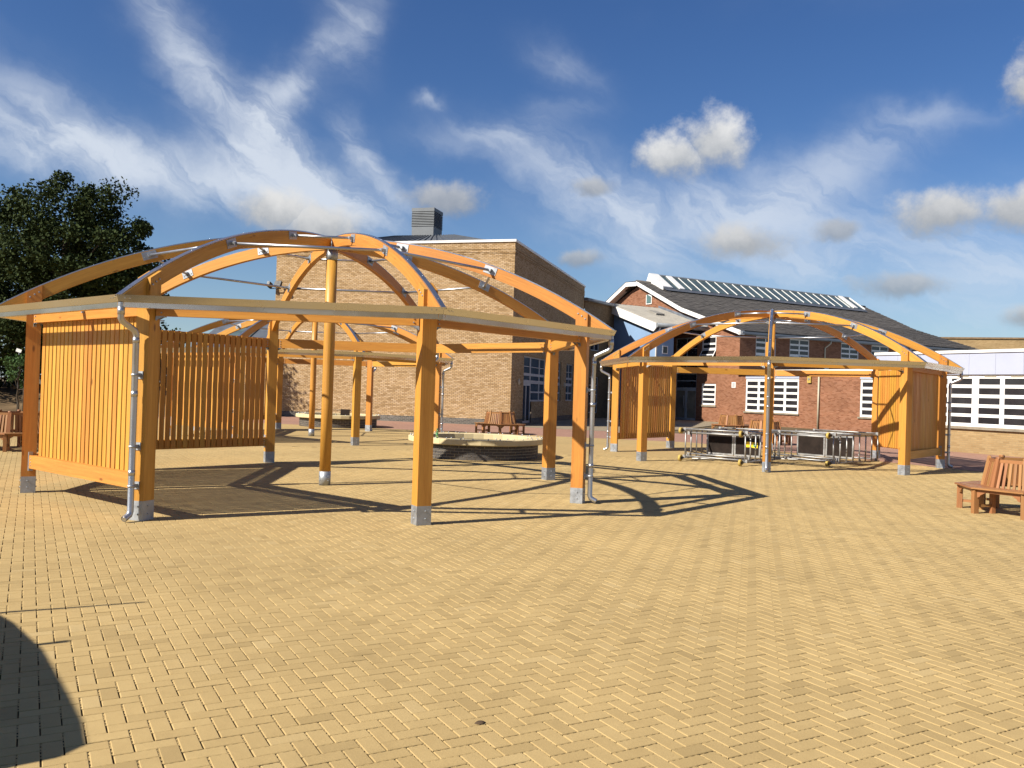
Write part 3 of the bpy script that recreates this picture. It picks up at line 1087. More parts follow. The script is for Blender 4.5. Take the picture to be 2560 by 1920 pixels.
# slim gable window and its flanks
pm = MB(); boxP(pm, Pf, -6.5, -5.75, -.06, -.02, 9.35, 10.15); w = pm.build('window', WHITE, WING)
pm = MB(); pm.face([(-6.42, -.07, 9.42), (-5.82, -.07, 9.42), (-5.82, -.07, 9.95), (-6.42, -.07, 10.2)]); pm.build('pane', GLASST, w)
# gutter under the long eave + downpipes
mb = MB(); mb.box((XR + .42, RL / 2, EAV - .10), (.14, RL + .5, .16)); mb.box((XR + .16, RL / 2, EAV - .20), (.36, RL + .4, .05)); mb.build('gutter', GREYM, WING)
for y in (9.0, 17.8):
    mb = MB(); mb.tube([(XR + .42, y, EAV - .18), (XR + .40, y, EAV - .4), (XR + .08, y - .25, EAV - .75), (XR + .08, y - .25, 3.8)], .055, 8); mb.build('downpipe', CREAMP, WING)
# rooflight along the ridge
ry0, ry1 = 1.2, 26.2
mb = MB()
def rl(x, dz): return (x, roof_z(x) + dz)
xa, xb = APX - .25, APX + 1.6
za, zb = APZ + .75, roof_z(xb) + .22
mb.face([(xb + .42, ry0, roof_z(xb + .42) + .13), (xb + .42, ry1, roof_z(xb + .42) + .13), (xb + .02, ry1, zb - .02), (xb + .02, ry0, zb - .02)])
mb.face([(xa, ry0, za), (xa, ry1, za), (xa - .5, ry1, APZ - .2), (xa - .5, ry0, APZ - .2)])
rlb = mb.build('rooflight', DARKM, WING)
for yy in (ry0, ry1):
    mb = MB()
    mb.prism([(xa - .5, APZ - .2), (xb + .1, roof_z(xb) + .0), (xb + .04, zb + .06), (xa, za + .08)], (yy - .06, yy + .06), lambda a, b, d: (a, d, b)); mb.build('end_flashing', WHITE, rlb)
mb = MB(); mb.prism([(xa, za + .03), (xa, za + .12), (xb + .04, zb + .08), (xb + .04, zb - .01)], (ry0 - .05, ry0 + .95), lambda a, b, d: (a, d, b)); mb.build('flashing_panel', WHITE, rlb)
mb = MB(); mb.prism([(xa, za + .02), (xa, za + .09), (xb + .04, zb + .05), (xb + .04, zb - .02)], (ry0 + 1.75, ry0 + 2.35), lambda a, b, d: (a, d, b)); mb.build('flashing_panel', WHITE, rlb)
mb = MB(); mb.prism([(xa, za + .03), (xa, za + .12), (xb + .04, zb + .08), (xb + .04, zb - .01)], (ry1 - 1.6, ry1 - 1.0), lambda a, b, d: (a, d, b)); mb.build('flashing_panel', WHITE, rlb)
NB = 24
for i in range(NB):
    a = ry0 + (ry1 - ry0) * i / NB; b = ry0 + (ry1 - ry0) * (i + 1) / NB
    pm = MB(); pm.face([(xa, a, za), (xa, b, za), (xb, b, zb), (xb, a, zb)]); pm.build('pane', GLASSG, rlb)
    bmx = MB(); bmx.bar((xa, b, za + .02), (xb, b, zb + .02), .06, .04); bmx.build('glazing_bar', WHITE, rlb)
mb = MB(); mb.bar((xa, ry0, za + .03), (xa, ry1, za + .03), .14, .1); mb.build('ridge_cap', WHITE, rlb)
# openings of the gable end: entrance screen, door, windows
zs_ = [(2.5, 3.55)]
w = window(WING, Pf, -2.64, -.09, 2.42, 3.63, [(-2.5, -.22)], [(2.52, 3.0), (3.08, 3.55)], FRAMEG, GLASS, .09, .06)
w = window(WING, Pf, -2.64, -.09, 3.95, 6.4, [(-2.56, -1.4), (-1.34, -.16)], [(4.02, 4.7), (4.76, 5.5), (5.56, 6.3)], FRAMEG, GLASS, .09, .06)
dm = MB()
for a, b in ((-2.64, -2.52), (-1.46, -1.22), (-.22, -.09)):
    boxP(dm, Pf, a, b, .08, .15, 0, 2.42)
boxP(dm, Pf, -2.52, -.22, .085, .145, 2.26, 2.42); boxP(dm, Pf, -2.52, -.22, .085, .145, 0, .16)
door = dm.build('door', FRAMEG, WING)
for a, b in ((-2.52, -1.46), (-1.22, -.22)):
    pm = MB(); boxP(pm, Pf, a - .003, b + .003, .11, .12, .15, 2.27); pm.build('pane', GLASSD, door)
for a in (-1.52, -1.16):
    pm = MB(); pm.tube([(a, .02, .9), (a, .02, 1.9)], .02, 8); pm.build('handle', FRAMEG, door)
ZR4 = [(1.36 + i * .37, 1.58 + i * .37) for i in range(4)]
window(WING, Pf, .5, 2.05, 1.24, 2.84, [(.64, 1.91)], ZR4, WHITE, GLASS, .04, .07)
mb = MB(); boxP(mb, Pf, .38, 2.17, -.08, .1, 1.10, 1.235); mb.build('sill', SILLM, WING)
# upper gable window with an open hopper
window(WING, Pf, .4, 1.97, 5.42, 6.42, [(.52, 1.85)], [(5.52, 5.76), (5.9, 6.3)], WHITE, GLASS, .05, .07)
def hopper(P, a, b, z0, z1, out, parent, n=2):
    mb = MB(); h = z1 - z0
    def Q(u, t, k=0):  # t from top 0 to bottom 1
        return Vector(P(u, -out * t + .03 - k, z1 - h * t * .96))
    def strip(u0, u1, t0, t1):
        mb.face([Q(u0, t0), Q(u1, t0), Q(u1, t1), Q(u0, t1)]); mb.face([Q(u0, t0, -.04), Q(u1, t0, -.04), Q(u1, t1, -.04), Q(u0, t1, -.04)])
        mb.face([Q(u0, t1), Q(u1, t1), Q(u1, t1, -.04), Q(u0, t1, -.04)])
        mb.face([Q(u0, t0), Q(u0, t1), Q(u0, t1, -.04), Q(u0, t0, -.04)]); mb.face([Q(u1, t0), Q(u1, t1), Q(u1, t1, -.04), Q(u1, t0, -.04)])
    strip(a, a + .07, 0, 1); strip(b - .07, b, 0, 1)
    ts = [0, .08, .46, .56, .92, 1.0] if n == 2 else [0, .1, .9, 1]
    for i in range(0, len(ts), 2):
        strip(a + .07, b - .07, ts[i], ts[i + 1])
    w = mb.build('window', WHITE, parent)
    for i in range(1, len(ts) - 1, 2):
        pm = MB(); pm.face([Q(a + .065, ts[i] - .01, -.02), Q(b - .065, ts[i] - .01, -.02), Q(b - .065, ts[i + 1] + .01, -.02), Q(a + .065, ts[i + 1] + .01, -.02)]); pm.build('pane', GLASS, w)
    return w
hopper(Pf, .42, 1.95, 4.58, 5.40, .45, WING)
pm = MB(); boxP(pm, Pf, .4, 1.97, .12, .13, 4.55, 5.42); pm.build('opening', GLASS, WING)
for i, (a, b) in enumerate(uwin):
    mcol = (a + b) / 2
    if i in (1, 2, 3):
        window(WING, Px, a, b, 5.16, 6.42, [(a + .08, mcol - .05), (mcol + .05, b - .08)], [(5.24, 5.5), (5.62, 5.88), (6.02, 6.30)], WHITE, GLASS, .04, .06)
        window(WING, Px, a, mcol, 4.62, 5.16, [(a + .08, mcol - .05)], [(4.7, 5.06)], WHITE, GLASS, .04, .06)
        hopper(Px, mcol + .02, b - .02, 4.64, 5.15, .34, WING, 1)
        pm = MB(); boxP(pm, Px, mcol, b, .10, .11, 4.62, 5.16); pm.build('opening', GLASS, WING)
    else:
        window(WING, Px, a, b, 4.62, 6.42, [(a + .08, mcol - .05), (mcol + .05, b - .08)], [(4.72, 4.98), (5.18, 5.44), (5.62, 5.88), (6.02, 6.30)], WHITE, GLASS, .04, .06)

# ------------------------------------------------------------------ flat-roofed single-storey extension
EXT = empty('flat_roofed_extension', (D0[0], D0[1], 0), R_(-60.7))
tag(EXT, 'single-storey flat-roofed red brick extension in front of the tiled wing', 'building')
EH = 3.80; EX1 = 26.2
mb = MB()
def W_(a): return (a, a + 4.84, .90, 3.22)
eh = [(5.13, 9.97, .90, 3.22), (14.8, 17.3, .90, 3.22), (20.5, 24.5, .90, 3.22)]
Pe = lambda u, d, z: (u, d - .006, z)
wall(mb, Pe, XR - .0, EX1, -.2, EH - .26, eh, .14)
wall(mb, lambda u, d, z: (XR + .0 + .002, u + .02, z), 0, .05, -.2, EH - .26)
mb.face([(EX1, 0, -.2), (EX1, 20, -.2), (EX1, 20, EH - .26), (EX1, 0, EH - .26)])
mb.build('wall', RED, EXT)
mb = MB(); mb.box(((XR + EX1) / 2 + .1, 13.9, EH - .06), (EX1 - XR - .1, 28.2, .08)); mb.build('roof', GREYM, EXT)
mb = MB(); boxP(mb, Pf, XR - .05, EX1 + .2, -.24, .1, EH - .26, EH + .02); boxP(mb, Pf, XR, EX1, -.2, .1, EH - .30, EH - .262); mb.build('fascia', WHITE, EXT)
ZR5 = [(1.04 + i * .425, 1.32 + i * .425) for i in range(5)]
for (a, b, c, d), n in zip(eh, (4, 2, 3)):
    window(EXT, Pe, a, b, c, d, even(a, b, n, .2, .13), ZR5, WHITE, GLASS, .03, .08)
    m2 = MB(); boxP(m2, Pe, a - .02, b + .02, -.02, .1, d, d + .27); m2.build('window_head', LILAC, EXT)
    m2 = MB(); boxP(m2, Pe, a - .10, b + .10, -.09, .1, c - .10, c - .003); m2.build('sill', SILLM, EXT)
mb = MB(); mb.tube([(11.69, -.10, 0), (11.69, -.10, 3.35)], .06, 10); mb.build('downpipe', CREAMP, EXT)
mb = MB(); boxP(mb, Pe, 3.74, 4.14, -.03, .02, 2.56, 2.96); vg = mb.build('wall_vent', WHITE, EXT)
vg.parent = WING
for i in range(4):
    lm = MB(); boxP(lm, Pe, 3.80, 4.08, -.04, -.031, 2.62 + i * .08, 2.66 + i * .08); lm.build('louvre', GREYM, vg)
mb = MB(); boxP(mb, Pe, 10.75, 11.05, -.12, .0, 2.95, 3.42); al = mb.build('alarm_box', YEL, EXT)
mb = MB(); mb.cyl((10.9, -.125, 3.2), (10.9, -.155, 3.2), .07, 12); mb.build('beacon', GREYM, al)
# mushroom vents standing on the flat roof
def cowl(x, y, s, label):
    M = Matrix.Translation(Vector((D0[0], D0[1], 0))) @ Matrix.Rotation(R_(-60.7), 4, 'Z')
    c = M @ Vector((x, y, EH - .02))
    t = empty('roof_cowl', c); tag(t, label, 'vent', 'cowls on the flat roof')
    mb = MB(); mb.lathe([(.22 * s, 0), (.22 * s, .35 * s)], 14); mb.build('stem', PIPEM, t)
    mb = MB(); mb.lathe([(.30 * s, .35 * s), (.52 * s, .38 * s), (.54 * s, .52 * s), (.40 * s, .74 * s), (.18 * s, .86 * s), (0, .88 * s)], 16); mb.build('cap', PIPEM, t)
cowl(9.4, 3.2, .85, 'round silver roof cowl in front of the upper red brick windows')
cowl(24.8, 2.0, .6, 'low silver roof cowl right of the timber arches')
cowl(29.5, 10.5, .7, 'silver roof cowl beside the far end of tiled roof')

# ------------------------------------------------------------------ white-windowed classroom block (right)
B0 = (17.04, 33.39)
CLS = empty('classroom_block', (B0[0], B0[1], 0), R_(-60.7))
tag(CLS, 'low buff brick classroom block with lilac fascia and white windows', 'building')
CL0, CL1, CLD = -3.32, 9.0, 13.2
mb = MB()
hol = [(-3.2, 7.2, 1.0, 2.95)]
wall(mb, Pf, CL0, CL1, -.2, 3.0, hol, .15)
mb.face([(CL0, 0, -.2), (CL0, CLD + 8, -.2), (CL0, CLD + 8, 3.0), (CL0, 0, 3.0)])
mb.face([(CL1, 0, -.2), (CL1, CLD, -.2), (CL1, CLD, 3.0), (CL1, 0, 3.0)])
mb.build('wall', BUFF2, CLS)
for i in range(12):                                   # lilac panels, hairline joints
    a = CL0 - .02 + i * 1.03
    pm = MB(); boxP(pm, Pf, a + .003, a + 1.027, -.05, .05, 2.98, 3.80); pm.build('fascia_panel', LILAC, CLS)
mb = MB(); boxP(mb, Pf, CL0 - .08, CL1 + .1, -.10, .2, 3.802, 3.91); boxP(mb, lambda u, d, z: (CL0 - .08 + d, u, z), .2, CLD + 8, 0, .2, 3.80, 3.905); mb.build('coping', WHITE, CLS)
mb = MB(); mb.face([(CL0, .1, 3.8), (CL1, .1, 3.8), (CL1, CLD + 8, 3.8), (CL0, CLD + 8, 3.8)]); mb.build('roof', GREYM, CLS)
mb = MB(); boxP(mb, lambda u, d, z: (CL0 - .02 + d, u, z), .05, CLD + 8, 0, .06, 2.98, 3.80); mb.build('fascia_panel', LILAC, CLS)
ZRC = [(1.13, 1.37), (1.49, 1.73), (1.86, 2.10), (2.23, 2.47), (2.60, 2.83)]
for k in range(5):
    a = -3.15 + k * 2.08
    window(CLS, Pf, a, a + 2.075, 1.0, 2.95, [(a + .14, a + .95), (a + 1.12, a + 1.95)], ZRC, WHITE, GLASS, .02, .09)
    for q in (a + .35, a + 1.35):
        tm = MB(); boxP(tm, Pf, q, q + .45, -.01, .02, 2.90, 2.925); tm.build('trickle_vent', CREAMP, CLS)
mb = MB(); boxP(mb, Pf, -3.3, 7.4, -.10, .1, .90, .997); mb.build('sill', SILLM, CLS)

# ------------------------------------------------------------------ blue-rendered link block with sheet roof
K = (10.28, 62.34)
LNK = empty('blue_link_block', (K[0], K[1], 0), R_(-60.7))
tag(LNK, 'blue rendered link block with white sloping fascia and grey sheet roof', 'building')
LW, LG = 5.6, 2.0
def lz(x): return 7.06 + (-x) * (8.8 - 7.06) / 5.6
mb = MB()
wz = lambda x: lz(x) - .35
mb.face([(-LW, .35, -.2), (-.3, .35, -.2), (-.3, .35, wz(-.3)), (-LW, .35, wz(-LW))])
mb.face([(-.3, .35, -.2), (-.3, LG, -.2), (-.3, LG, wz(-.3)), (-.3, .35, wz(-.3))])
mb.face([(-.3, LG, -.2), (-LW, LG, -.2), (-LW, LG, wz(-LW)), (-.3, LG, wz(-.3))])
mb.face([(-LW, .35, -.2), (-LW, 7, -.2), (-LW, 7, wz(-LW)), (-LW, .35, wz(-LW))])
mb.build('wall', BLUEW, LNK)
mb = MB(); boxP(mb, lambda u, d, z: (-.3 - d, u, z), .95, 1.45, -.03, .03, 4.9, 5.5); w = mb.build('window', WHITE, LNK)
mb = MB(); boxP(mb, lambda u, d, z: (-.3 - d, u, z), 1.02, 1.38, -.036, -.031, 4.97, 5.43); mb.build('pane', GLASS, w)
mb = MB()
mb.prism([(0.15, lz(.15) + .04), (0.15, lz(.15) - .28), (-.15, lz(-.15) - .62), (-LW - .1, lz(-LW - .1) - .62), (-LW - .1, lz(-LW - .1) + .04)], (-.05, .05), lambda a, b, d: (a, d, b))
mb.build('verge_fascia', WHITE, LNK)
mb = MB(); mb.face([(-LW - .1, .05, lz(-LW - .1) - .45), (.1, .05, lz(.1) - .42), (.1, 4.9, lz(.1) - .42), (-LW - .1, 4.9, lz(-LW - .1) - .45)]); mb.build('soffit', LEADM, LNK)
mb = MB()
n = 30
for i in range(n):                                     # trapezoidal corrugation running down the slope
    ya = .05 + 4.9 * i / n; dy = 4.9 / n
    for (a, b, h0, h1) in ((0, .45, 0, 0), (.45, .58, 0, .07), (.58, .87, .07, .07), (.87, 1.0, .07, 0)):
        mb.face([(-LW - .2, ya + a * dy, lz(-LW - .2) + .03 + h0), (-LW - .2, ya + b * dy, lz(-LW - .2) + .03 + h1), (.12, ya + b * dy, lz(.12) + .03 + h1), (.12, ya + a * dy, lz(.12) + .03 + h0)])
rf = mb.build('roof', ROOFSH, LNK)
mb = MB(); mb.box((-3.2, 2.6, lz(-3.2) + .16), (1.1, .8, .16), Matrix.Rotation(math.atan((8.8 - 7.06) / 5.6), 3, 'Y')); mb.build('roof_hatch', ROOFSH, rf)
for i in range(8):
    fm = MB(); fm.box((-LW - .25, .35 + i * .6, lz(-LW - .25) + .03), (.12, .34, .12)); fm.build('ridge_filler', DARKM, rf)
mb = MB(); mb.bar((-LW - .25, 4.93, lz(-LW) + .15), (.1, 4.93, lz(0) + .15), .05, .4); mb.build('flashing', LEADM, LNK)
mb = MB(); mb.tube([(.17, .0, lz(0) - .12), (.17, 4.9, lz(0) - .12)], .17, 14); mb.build('gutter', GREYM, LNK)
mb = MB(); mb.tube([(.17, .3, lz(0) - .28), (.1, .3, lz(0) - .45), (-.2, .3, lz(0) - .75), (-.2, .3, 0)], .07, 10); mb.build('downpipe', WHITE, LNK)
# brown brick recess joining hall and link
RC = empty('brick_recess', (5.2, 63.25, 0), math.atan2(67.6 - 63.25, 8.0 - 5.2))
tag(RC, 'shaded brown brick recess between the hall and blue link block', 'building')
ln = math.hypot(8.0 - 5.2, 67.6 - 63.25)
mb = MB(); rh = [(1.1, 2.5, 5.05, 6.9), (1.1, 2.5, .35, 3.1)]
wall(mb, Pf, 0, ln, -.2, 8.65, rh, .12)
mb.face([(0, .05, 8.64), (ln, .05, 8.64), (ln, 3, 8.64), (0, 3, 8.64)])
mb.build('wall', BROWNB, RC)
mb = MB(); boxP(mb, Pf, -.2, ln + .6, -.25, .4, 8.66, 8.86); mb.tube([(-.2, -.28, 8.72), (ln + .3, -.28, 8.72)], .11, 10); mb.build('gutter', GREYM, RC)
window(RC, Pf, 1.1, 2.5, 5.05, 6.9, [(1.17, 1.77), (1.84, 2.43)], [(5.12, 5.6), (5.68, 6.2), (6.28, 6.82)], FRAMEG, GLASS, .06, .05)
window(RC, Pf, 1.1, 2.5, .35, 3.1, [(1.17, 1.77), (1.84, 2.43)], [(.45, 1.0), (1.1, 1.7), (1.8, 2.4), (2.5, 3.0)], FRAMEG, GLASS, .06, .05)

# ------------------------------------------------------------------ far buildings
FB = empty('far_brick_block', (45.0, 82.0, 0), R_(-20))
tag(FB, 'distant plain buff brick block beyond the tiled roof', 'building')
mb = MB(); wall(mb, Pf, -6, 24, -.2, 8.2); mb.face([(-6, 0, -.2), (-6, 12, -.2), (-6, 12, 8.2), (-6, 0, 8.2)]); mb.build('wall', BUFF2, FB)
mb = MB(); boxP(mb, Pf, -6.1, 24.1, -.1, 12, 8.2, 8.36); mb.build('coping', BROWNB, FB)
SH = empty('far_shed', (-21.5, 70.0, 0), R_(-15.7))
tag(SH, 'distant grey-roofed building left of the hall behind slatted panel', 'building')
mb = MB(); wall(mb, Pf, -5, 3.6, -.2, 4.6); wall(mb, lambda u, d, z: (3.6 - d, u, z), 0, 9, -.2, 4.6); mb.face([(-5, 0, -.2), (-5, 9, -.2), (-5, 9, 4.6), (-5, 0, 4.6)]); mb.build('wall', BUFF, SH)
mb = MB(); mb.face([(-5.3, -.3, 4.6), (3.9, -.3, 4.6), (3.9, 4.5, 7.4), (-5.3, 4.5, 7.4)]); mb.face([(-5.3, 9.3, 4.6), (3.9, 9.3, 4.6), (3.9, 4.5, 7.4), (-5.3, 4.5, 7.4)]); mb.build('roof', DARKM, SH)
mb = MB(); mb.face([(-3.3, .3, 5.04), (-.9, .3, 5.04), (-.9, 3.2, 6.74), (-3.3, 3.2, 6.74)]); mb.build('rooflight', GLASSG, SH)

# ------------------------------------------------------------------ timber pavilions
ZC, RT, RD = 4.45 - 9.2, 9.2, .19            # rib: centre height, top radius, depth
def rib_top(r): return ZC + math.sqrt(RT * RT - r * r)
C8, S8 = math.cos(math.pi / 8), math.sin(math.pi / 8)
PM = {}


def bolt(mb, c, n, r=.013, h=.012):
    c = Vector(c); n = Vector(n).normalized()
    mb.tube([c, c + n * h], [r, r * .8], 6)


def pavilion_meshes():
    # post (local x = radial), square, top cut to the rib's slope
    mb = MB(); a = .1
    zo, zi = rib_top(PR + a) - .004, rib_top(PR - a) - .004
    b0 = .245
    P = lambda x, y, z: (x, y, z)
    mb.face([(a, -a, b0), (a, a, b0), (a, a, zo), (a, -a, zo)], [(b0, -a), (b0, a), (zo, a), (zo, -a)])
    mb.face([(-a, a, b0), (-a, -a, b0), (-a, -a, zi), (-a, a, zi)], [(b0, .3 + a), (b0, .3 - a), (zi, .3 - a), (zi, .3 + a)])
    mb.face([(-a, -a, b0), (a, -a, b0), (a, -a, zo), (-a, -a, zi)], [(b0, .6 - a), (b0, .6 + a), (zo, .6 + a), (zi, .6 - a)])
    mb.face([(a, a, b0), (-a, a, b0), (-a, a, zi), (a, a, zo)], [(b0, .9 + a), (b0, .9 - a), (zi, .9 - a), (zo, .9 + a)])
    mb.face([(-a, -a, zi), (a, -a, zo), (a, a, zo), (-a, a, zi)])
    PM['post'] = mb.mesh('post', TIMBER)
    mb = MB()
    mb.box((0, 0, .126), (.206, .206, .252))
    for s in (-1, 1):
        for z in (.085, .185):
            bolt(mb, (s * .103, .02 * s, z), (s, 0, 0)); bolt(mb, (.01, s * .103, z), (0, s, 0))
    PM['shoe'] = mb.mesh('post_shoe', GALV)
    mb = MB()                                   # bolts through post head and rib
    for s in (-1, 1):
        for k, (x, dz) in enumerate(((-.06, -.06), (0.0, -.10), (.06, -.145))):
            bolt(mb, (x, s * .1, rib_top(PR) + dz), (0, s, 0), .014, .012)
    PM['pbolts'] = mb.mesh('bolts', GALV)
    # rib
    mb = MB(); n = 26; w = .048
    pts = []
    for i in range(n + 1):
        r = .128 + (5.19 - .128) * i / n
        th = math.asin(r / RT)
        t = Vector((r, 0, rib_top(r)))
        nrm = Vector((math.sin(th), 0, math.cos(th)))
        bpt = t - nrm * RD
        if i == 0: bpt = Vector((.128, 0, t.z - RD))
        if i == n: bpt = Vector((5.17, 0, t.z - .14))
        pts.append((t, bpt, th * RT))
    Y = Vector((0, w, 0))
    for i in range(n):
        (t0, b0_, u0), (t1, b1_, u1) = pts[i], pts[i + 1]
        for s in (-1, 1):
            q = [b0_ + Y * s, b1_ + Y * s, t1 + Y * s, t0 + Y * s]
            uv = [(u0, 0), (u1, 0), (u1, RD), (u0, RD)]
            uv = [(a_, b_ + (.4 if s > 0 else 0)) for a_, b_ in uv]
            if s > 0: q.reverse(); uv.reverse()
            mb.face(q, uv, True)
        mb.face([t0 - Y, t1 - Y, t1 + Y, t0 + Y], [(u0, 1), (u1, 1), (u1, 1.1), (u0, 1.1)])
        mb.face([b0_ + Y, b1_ + Y, b1_ - Y, b0_ - Y], [(u0, 1.2), (u1, 1.2), (u1, 1.3), (u0, 1.3)])
    for i in (0, n):
        t, b_, u = pts[i]
        mb.face([t - Y, t + Y, b_ + Y, b_ - Y], [(0, 2), (.1, 2), (.1, 2.2), (0, 2.2)])
    me = mb.mesh('rib', TIMBER)
    for p in me.polygons: p.use_smooth = False
    PM['rib'] = me
    # capping strip on the rib
    mb = MB(); Y = Vector((0, .034, 0)); prev = None
    for i in range(n + 1):
        r = .16 + (5.23 - .16) * i / n
        th = math.asin(r / RT); nrm = Vector((math.sin(th), 0, math.cos(th)))
        lo = Vector((r, 0, rib_top(r))) + nrm * .002; hi = lo + nrm * .016
        if prev:
            l0, h0 = prev
            mb.face([h0 - Y, hi - Y, hi + Y, h0 + Y])
            mb.face([l0 - Y, lo - Y, hi - Y, h0 - Y]); mb.face([h0 + Y, hi + Y, lo + Y, l0 + Y]); mb.face([l0 + Y, lo + Y, lo - Y, l0 - Y])
        if i % 3 == 1: bolt(mb, hi, nrm, .009, .006)
        prev = (lo, hi)
    PM['strip'] = mb.mesh('capping_strip', STRIP)
    # bracket plates on rib flanks, purlin tubes
    for key, r in (('lo', 3.08), ('hi', 1.42)):
        th = math.asin(r / RT)
        M = Matrix.Rotation(th, 3, 'Y')
        mid = Vector((r, 0, rib_top(r))) - Vector((math.sin(th), 0, math.cos(th))) * .075
        for s in (-1, 1):
            mb = MB()
            c = mid + Vector((0, s * (.048 + .004), 0))
            mb.box(c, (.23, .008, .13), M)
            mb.box(c + Vector((0, s * .035, 0)), (.06, .07, .05), M)
            for dx in (-.085, .085):
                bolt(mb, c + M @ Vector((dx, s * .004, -.02)), (0, s, 0), .011, .010)
            PM['plate_%s_%d' % (key, s)] = mb.mesh('bracket_plate', GALV)
        hl = r * S8 - .055 / C8 * 1.0
        mb = MB(); mb.cyl((0, -hl + .012, 0), (0, hl - .012, 0), .0225, 12)
        PM['purlin_' + key] = (mb.mesh('purlin', PIPEM), (r * C8, rib_top(r) - .072))
    # eaves beam (local y = along), centred on the side of the octagon
    L = 2 * PR * S8 - .2 / C8 * .985
    mb = MB(); mb.box((0, 0, 2.7325), (.09, L, .205)); PM['beam'] = mb.mesh('beam', TIMBER)
    mb = MB()
    for s in (-1, 1):
        for z in (2.67, 2.725, 2.78):
            for q in (-1, 1):
                bolt(mb, (q * .045, s * (L / 2 - .07), z), (q, 0, 0), .012, .014)
    PM['beam_bolts'] = mb.mesh('bolts', GALV)
    PM['L'] = L
    mb = MB()
    mb.prism([(.006, 2.57), (-.002, 2.57), (-.002, 2.629), (-.11, 2.629), (-.11, 2.617), (.006, 2.617)][::-1], (-.0425, .0425), lambda a, b, d: (d, a, b))
    PM['beam_b'] = mb.mesh('end_bracket', GALV)
    mb = MB(); mb.box((0, 0, .482), (.09, L, .20)); PM['rail'] = mb.mesh('rail', TIMBER)
    mb = MB()
    for s in (-1, 1):
        for z in (.43, .48, .53):
            for q in (-1, 1):
                bolt(mb, (q * .045, s * (L / 2 - .07), z), (q, 0, 0), .011, .006)
    PM['rail_bolts'] = mb.mesh('bolts', GALV)
    mb = MB(); mb.box((.02, 0, .487), (.06, .03, .29)); PM['rail_b'] = mb.mesh('end_bracket', GALV)
    mb = MB(); mb.box((0, 0, 1.617), (.022, .1, 2.42)); PM['slat'] = mb.mesh('slat', SLATW)
    # gutter segment, mitred (local x = outward from octagon side at apothem)
    ap = PRE * C8
    prof = [(0, 2.8425), (-.036, 2.757), (-.050, 2.752), (-.056, 2.690), (-.150, 2.690), (-.150, 2.815), (-.146, 2.815), (-.146, 2.694), (-.060, 2.694), (-.054, 2.760), (-.042, 2.764), (-.006, 2.838), (-.03, 2.838), (-.03, 2.8425)]
    mb = MB(); T = math.tan(math.pi / 8)
    for i in range(len(prof)):
        (x0, z0), (x1, z1) = prof[i], prof[(i + 1) % len(prof)]
        y0, y1 = (ap + x0) * T - .0015, (ap + x1) * T - .0015
        mb.face([(ap + x0, -y0, z0), (ap + x0, y0, z0), (ap + x1, y1, z1), (ap + x1, -y1, z1)])
    for s in (-1, 1):
        for d in (.10, .16):
            bolt(mb, (ap - .005, s * ((ap) * T - d), 2.80), (1, 0, -.1), .008, .006)
    PM['gutter'] = mb.mesh('gutter', ALU)
    mb = MB()
    bx = PR * C8 + .045
    mb.box(((bx + ap - .15) / 2 + .01, 0, 2.812), (ap - .15 - bx + .04, .09, .008))
    mb.box((bx + .004, 0, 2.77), (.008, .09, .09))
    PM['gbracket'] = mb.mesh('gutter_bracket', GALV)
    # downpipe, local x = radial
    mb = MB(); px = PR + .205; gx = PRE - .085
    path = [(gx, 0, 2.75), (gx, 0, 2.56), (gx - .03, 0, 2.52), (px + .03, 0, 2.42), (px, 0, 2.37), (px, 0, .13), (px + .02, 0, .085), (px + .11, 0, .045)]
    mb.tube(path, .040, 14, False)
    mb.tube([path[-1], Vector(path[-1]) - Vector((.05, 0, -.022))], .034, 12)
    for z in (2.30, 1.62, .62):
        mb.tube([(px, 0, z - .035), (px, 0, z + .035)], .0435, 14)
    mb.tube([(gx, 0, 2.60), (gx, 0, 2.70)], .0445, 14)
    PM['pipe'] = mb.mesh('downpipe', PIPEM)
    mb = MB(); mb.box((PR + .135, 0, 0), (.075, .03, .05)); mb.tube([(px, 0, -.014), (px, 0, .014)], .047, 14); mb.box((PR + .104, 0, 0), (.01, .08, .10))
    PM['pbr'] = mb.mesh('pipe_bracket', GALV)
    # centre post
    mb = MB()
    for i in range(1):
        mb.tube([(0, 0, .25), (0, 0, 1.5), (0, 0, 2.8), (0, 0, 4.075)], .1, 24)
    PM['cpost'] = mb.mesh('centre_post', TIMBER)
    mb = MB(); mb.lathe([(0, 0), (.104, 0), (.104, .252), (.1, .252)], 24)
    for k in range(4):
        for z in (.09, .17):
            d = Vector((math.cos(k * math.pi / 2 + .3), math.sin(k * math.pi / 2 + .3), 0)); bolt(mb, d * .104 + Vector((0, 0, z)), d, .011, .012)
    PM['cshoe'] = mb.mesh('post_shoe', GALV)
    mb = MB(); mb.lathe([(.1, 4.07), (.104, 4.07), (.104, 4.262), (.05, 4.262), (.05, 4.42), (0, 4.42)], 24)
    for k in range(4):
        d = Vector((math.cos(k * math.pi / 2 + .3), math.sin(k * math.pi / 2 + .3), 0)); bolt(mb, d * .104 + Vector((0, 0, 4.16)), d, .013, .012)
    PM['collar'] = mb.mesh('collar', GALV)


pavilion_meshes()


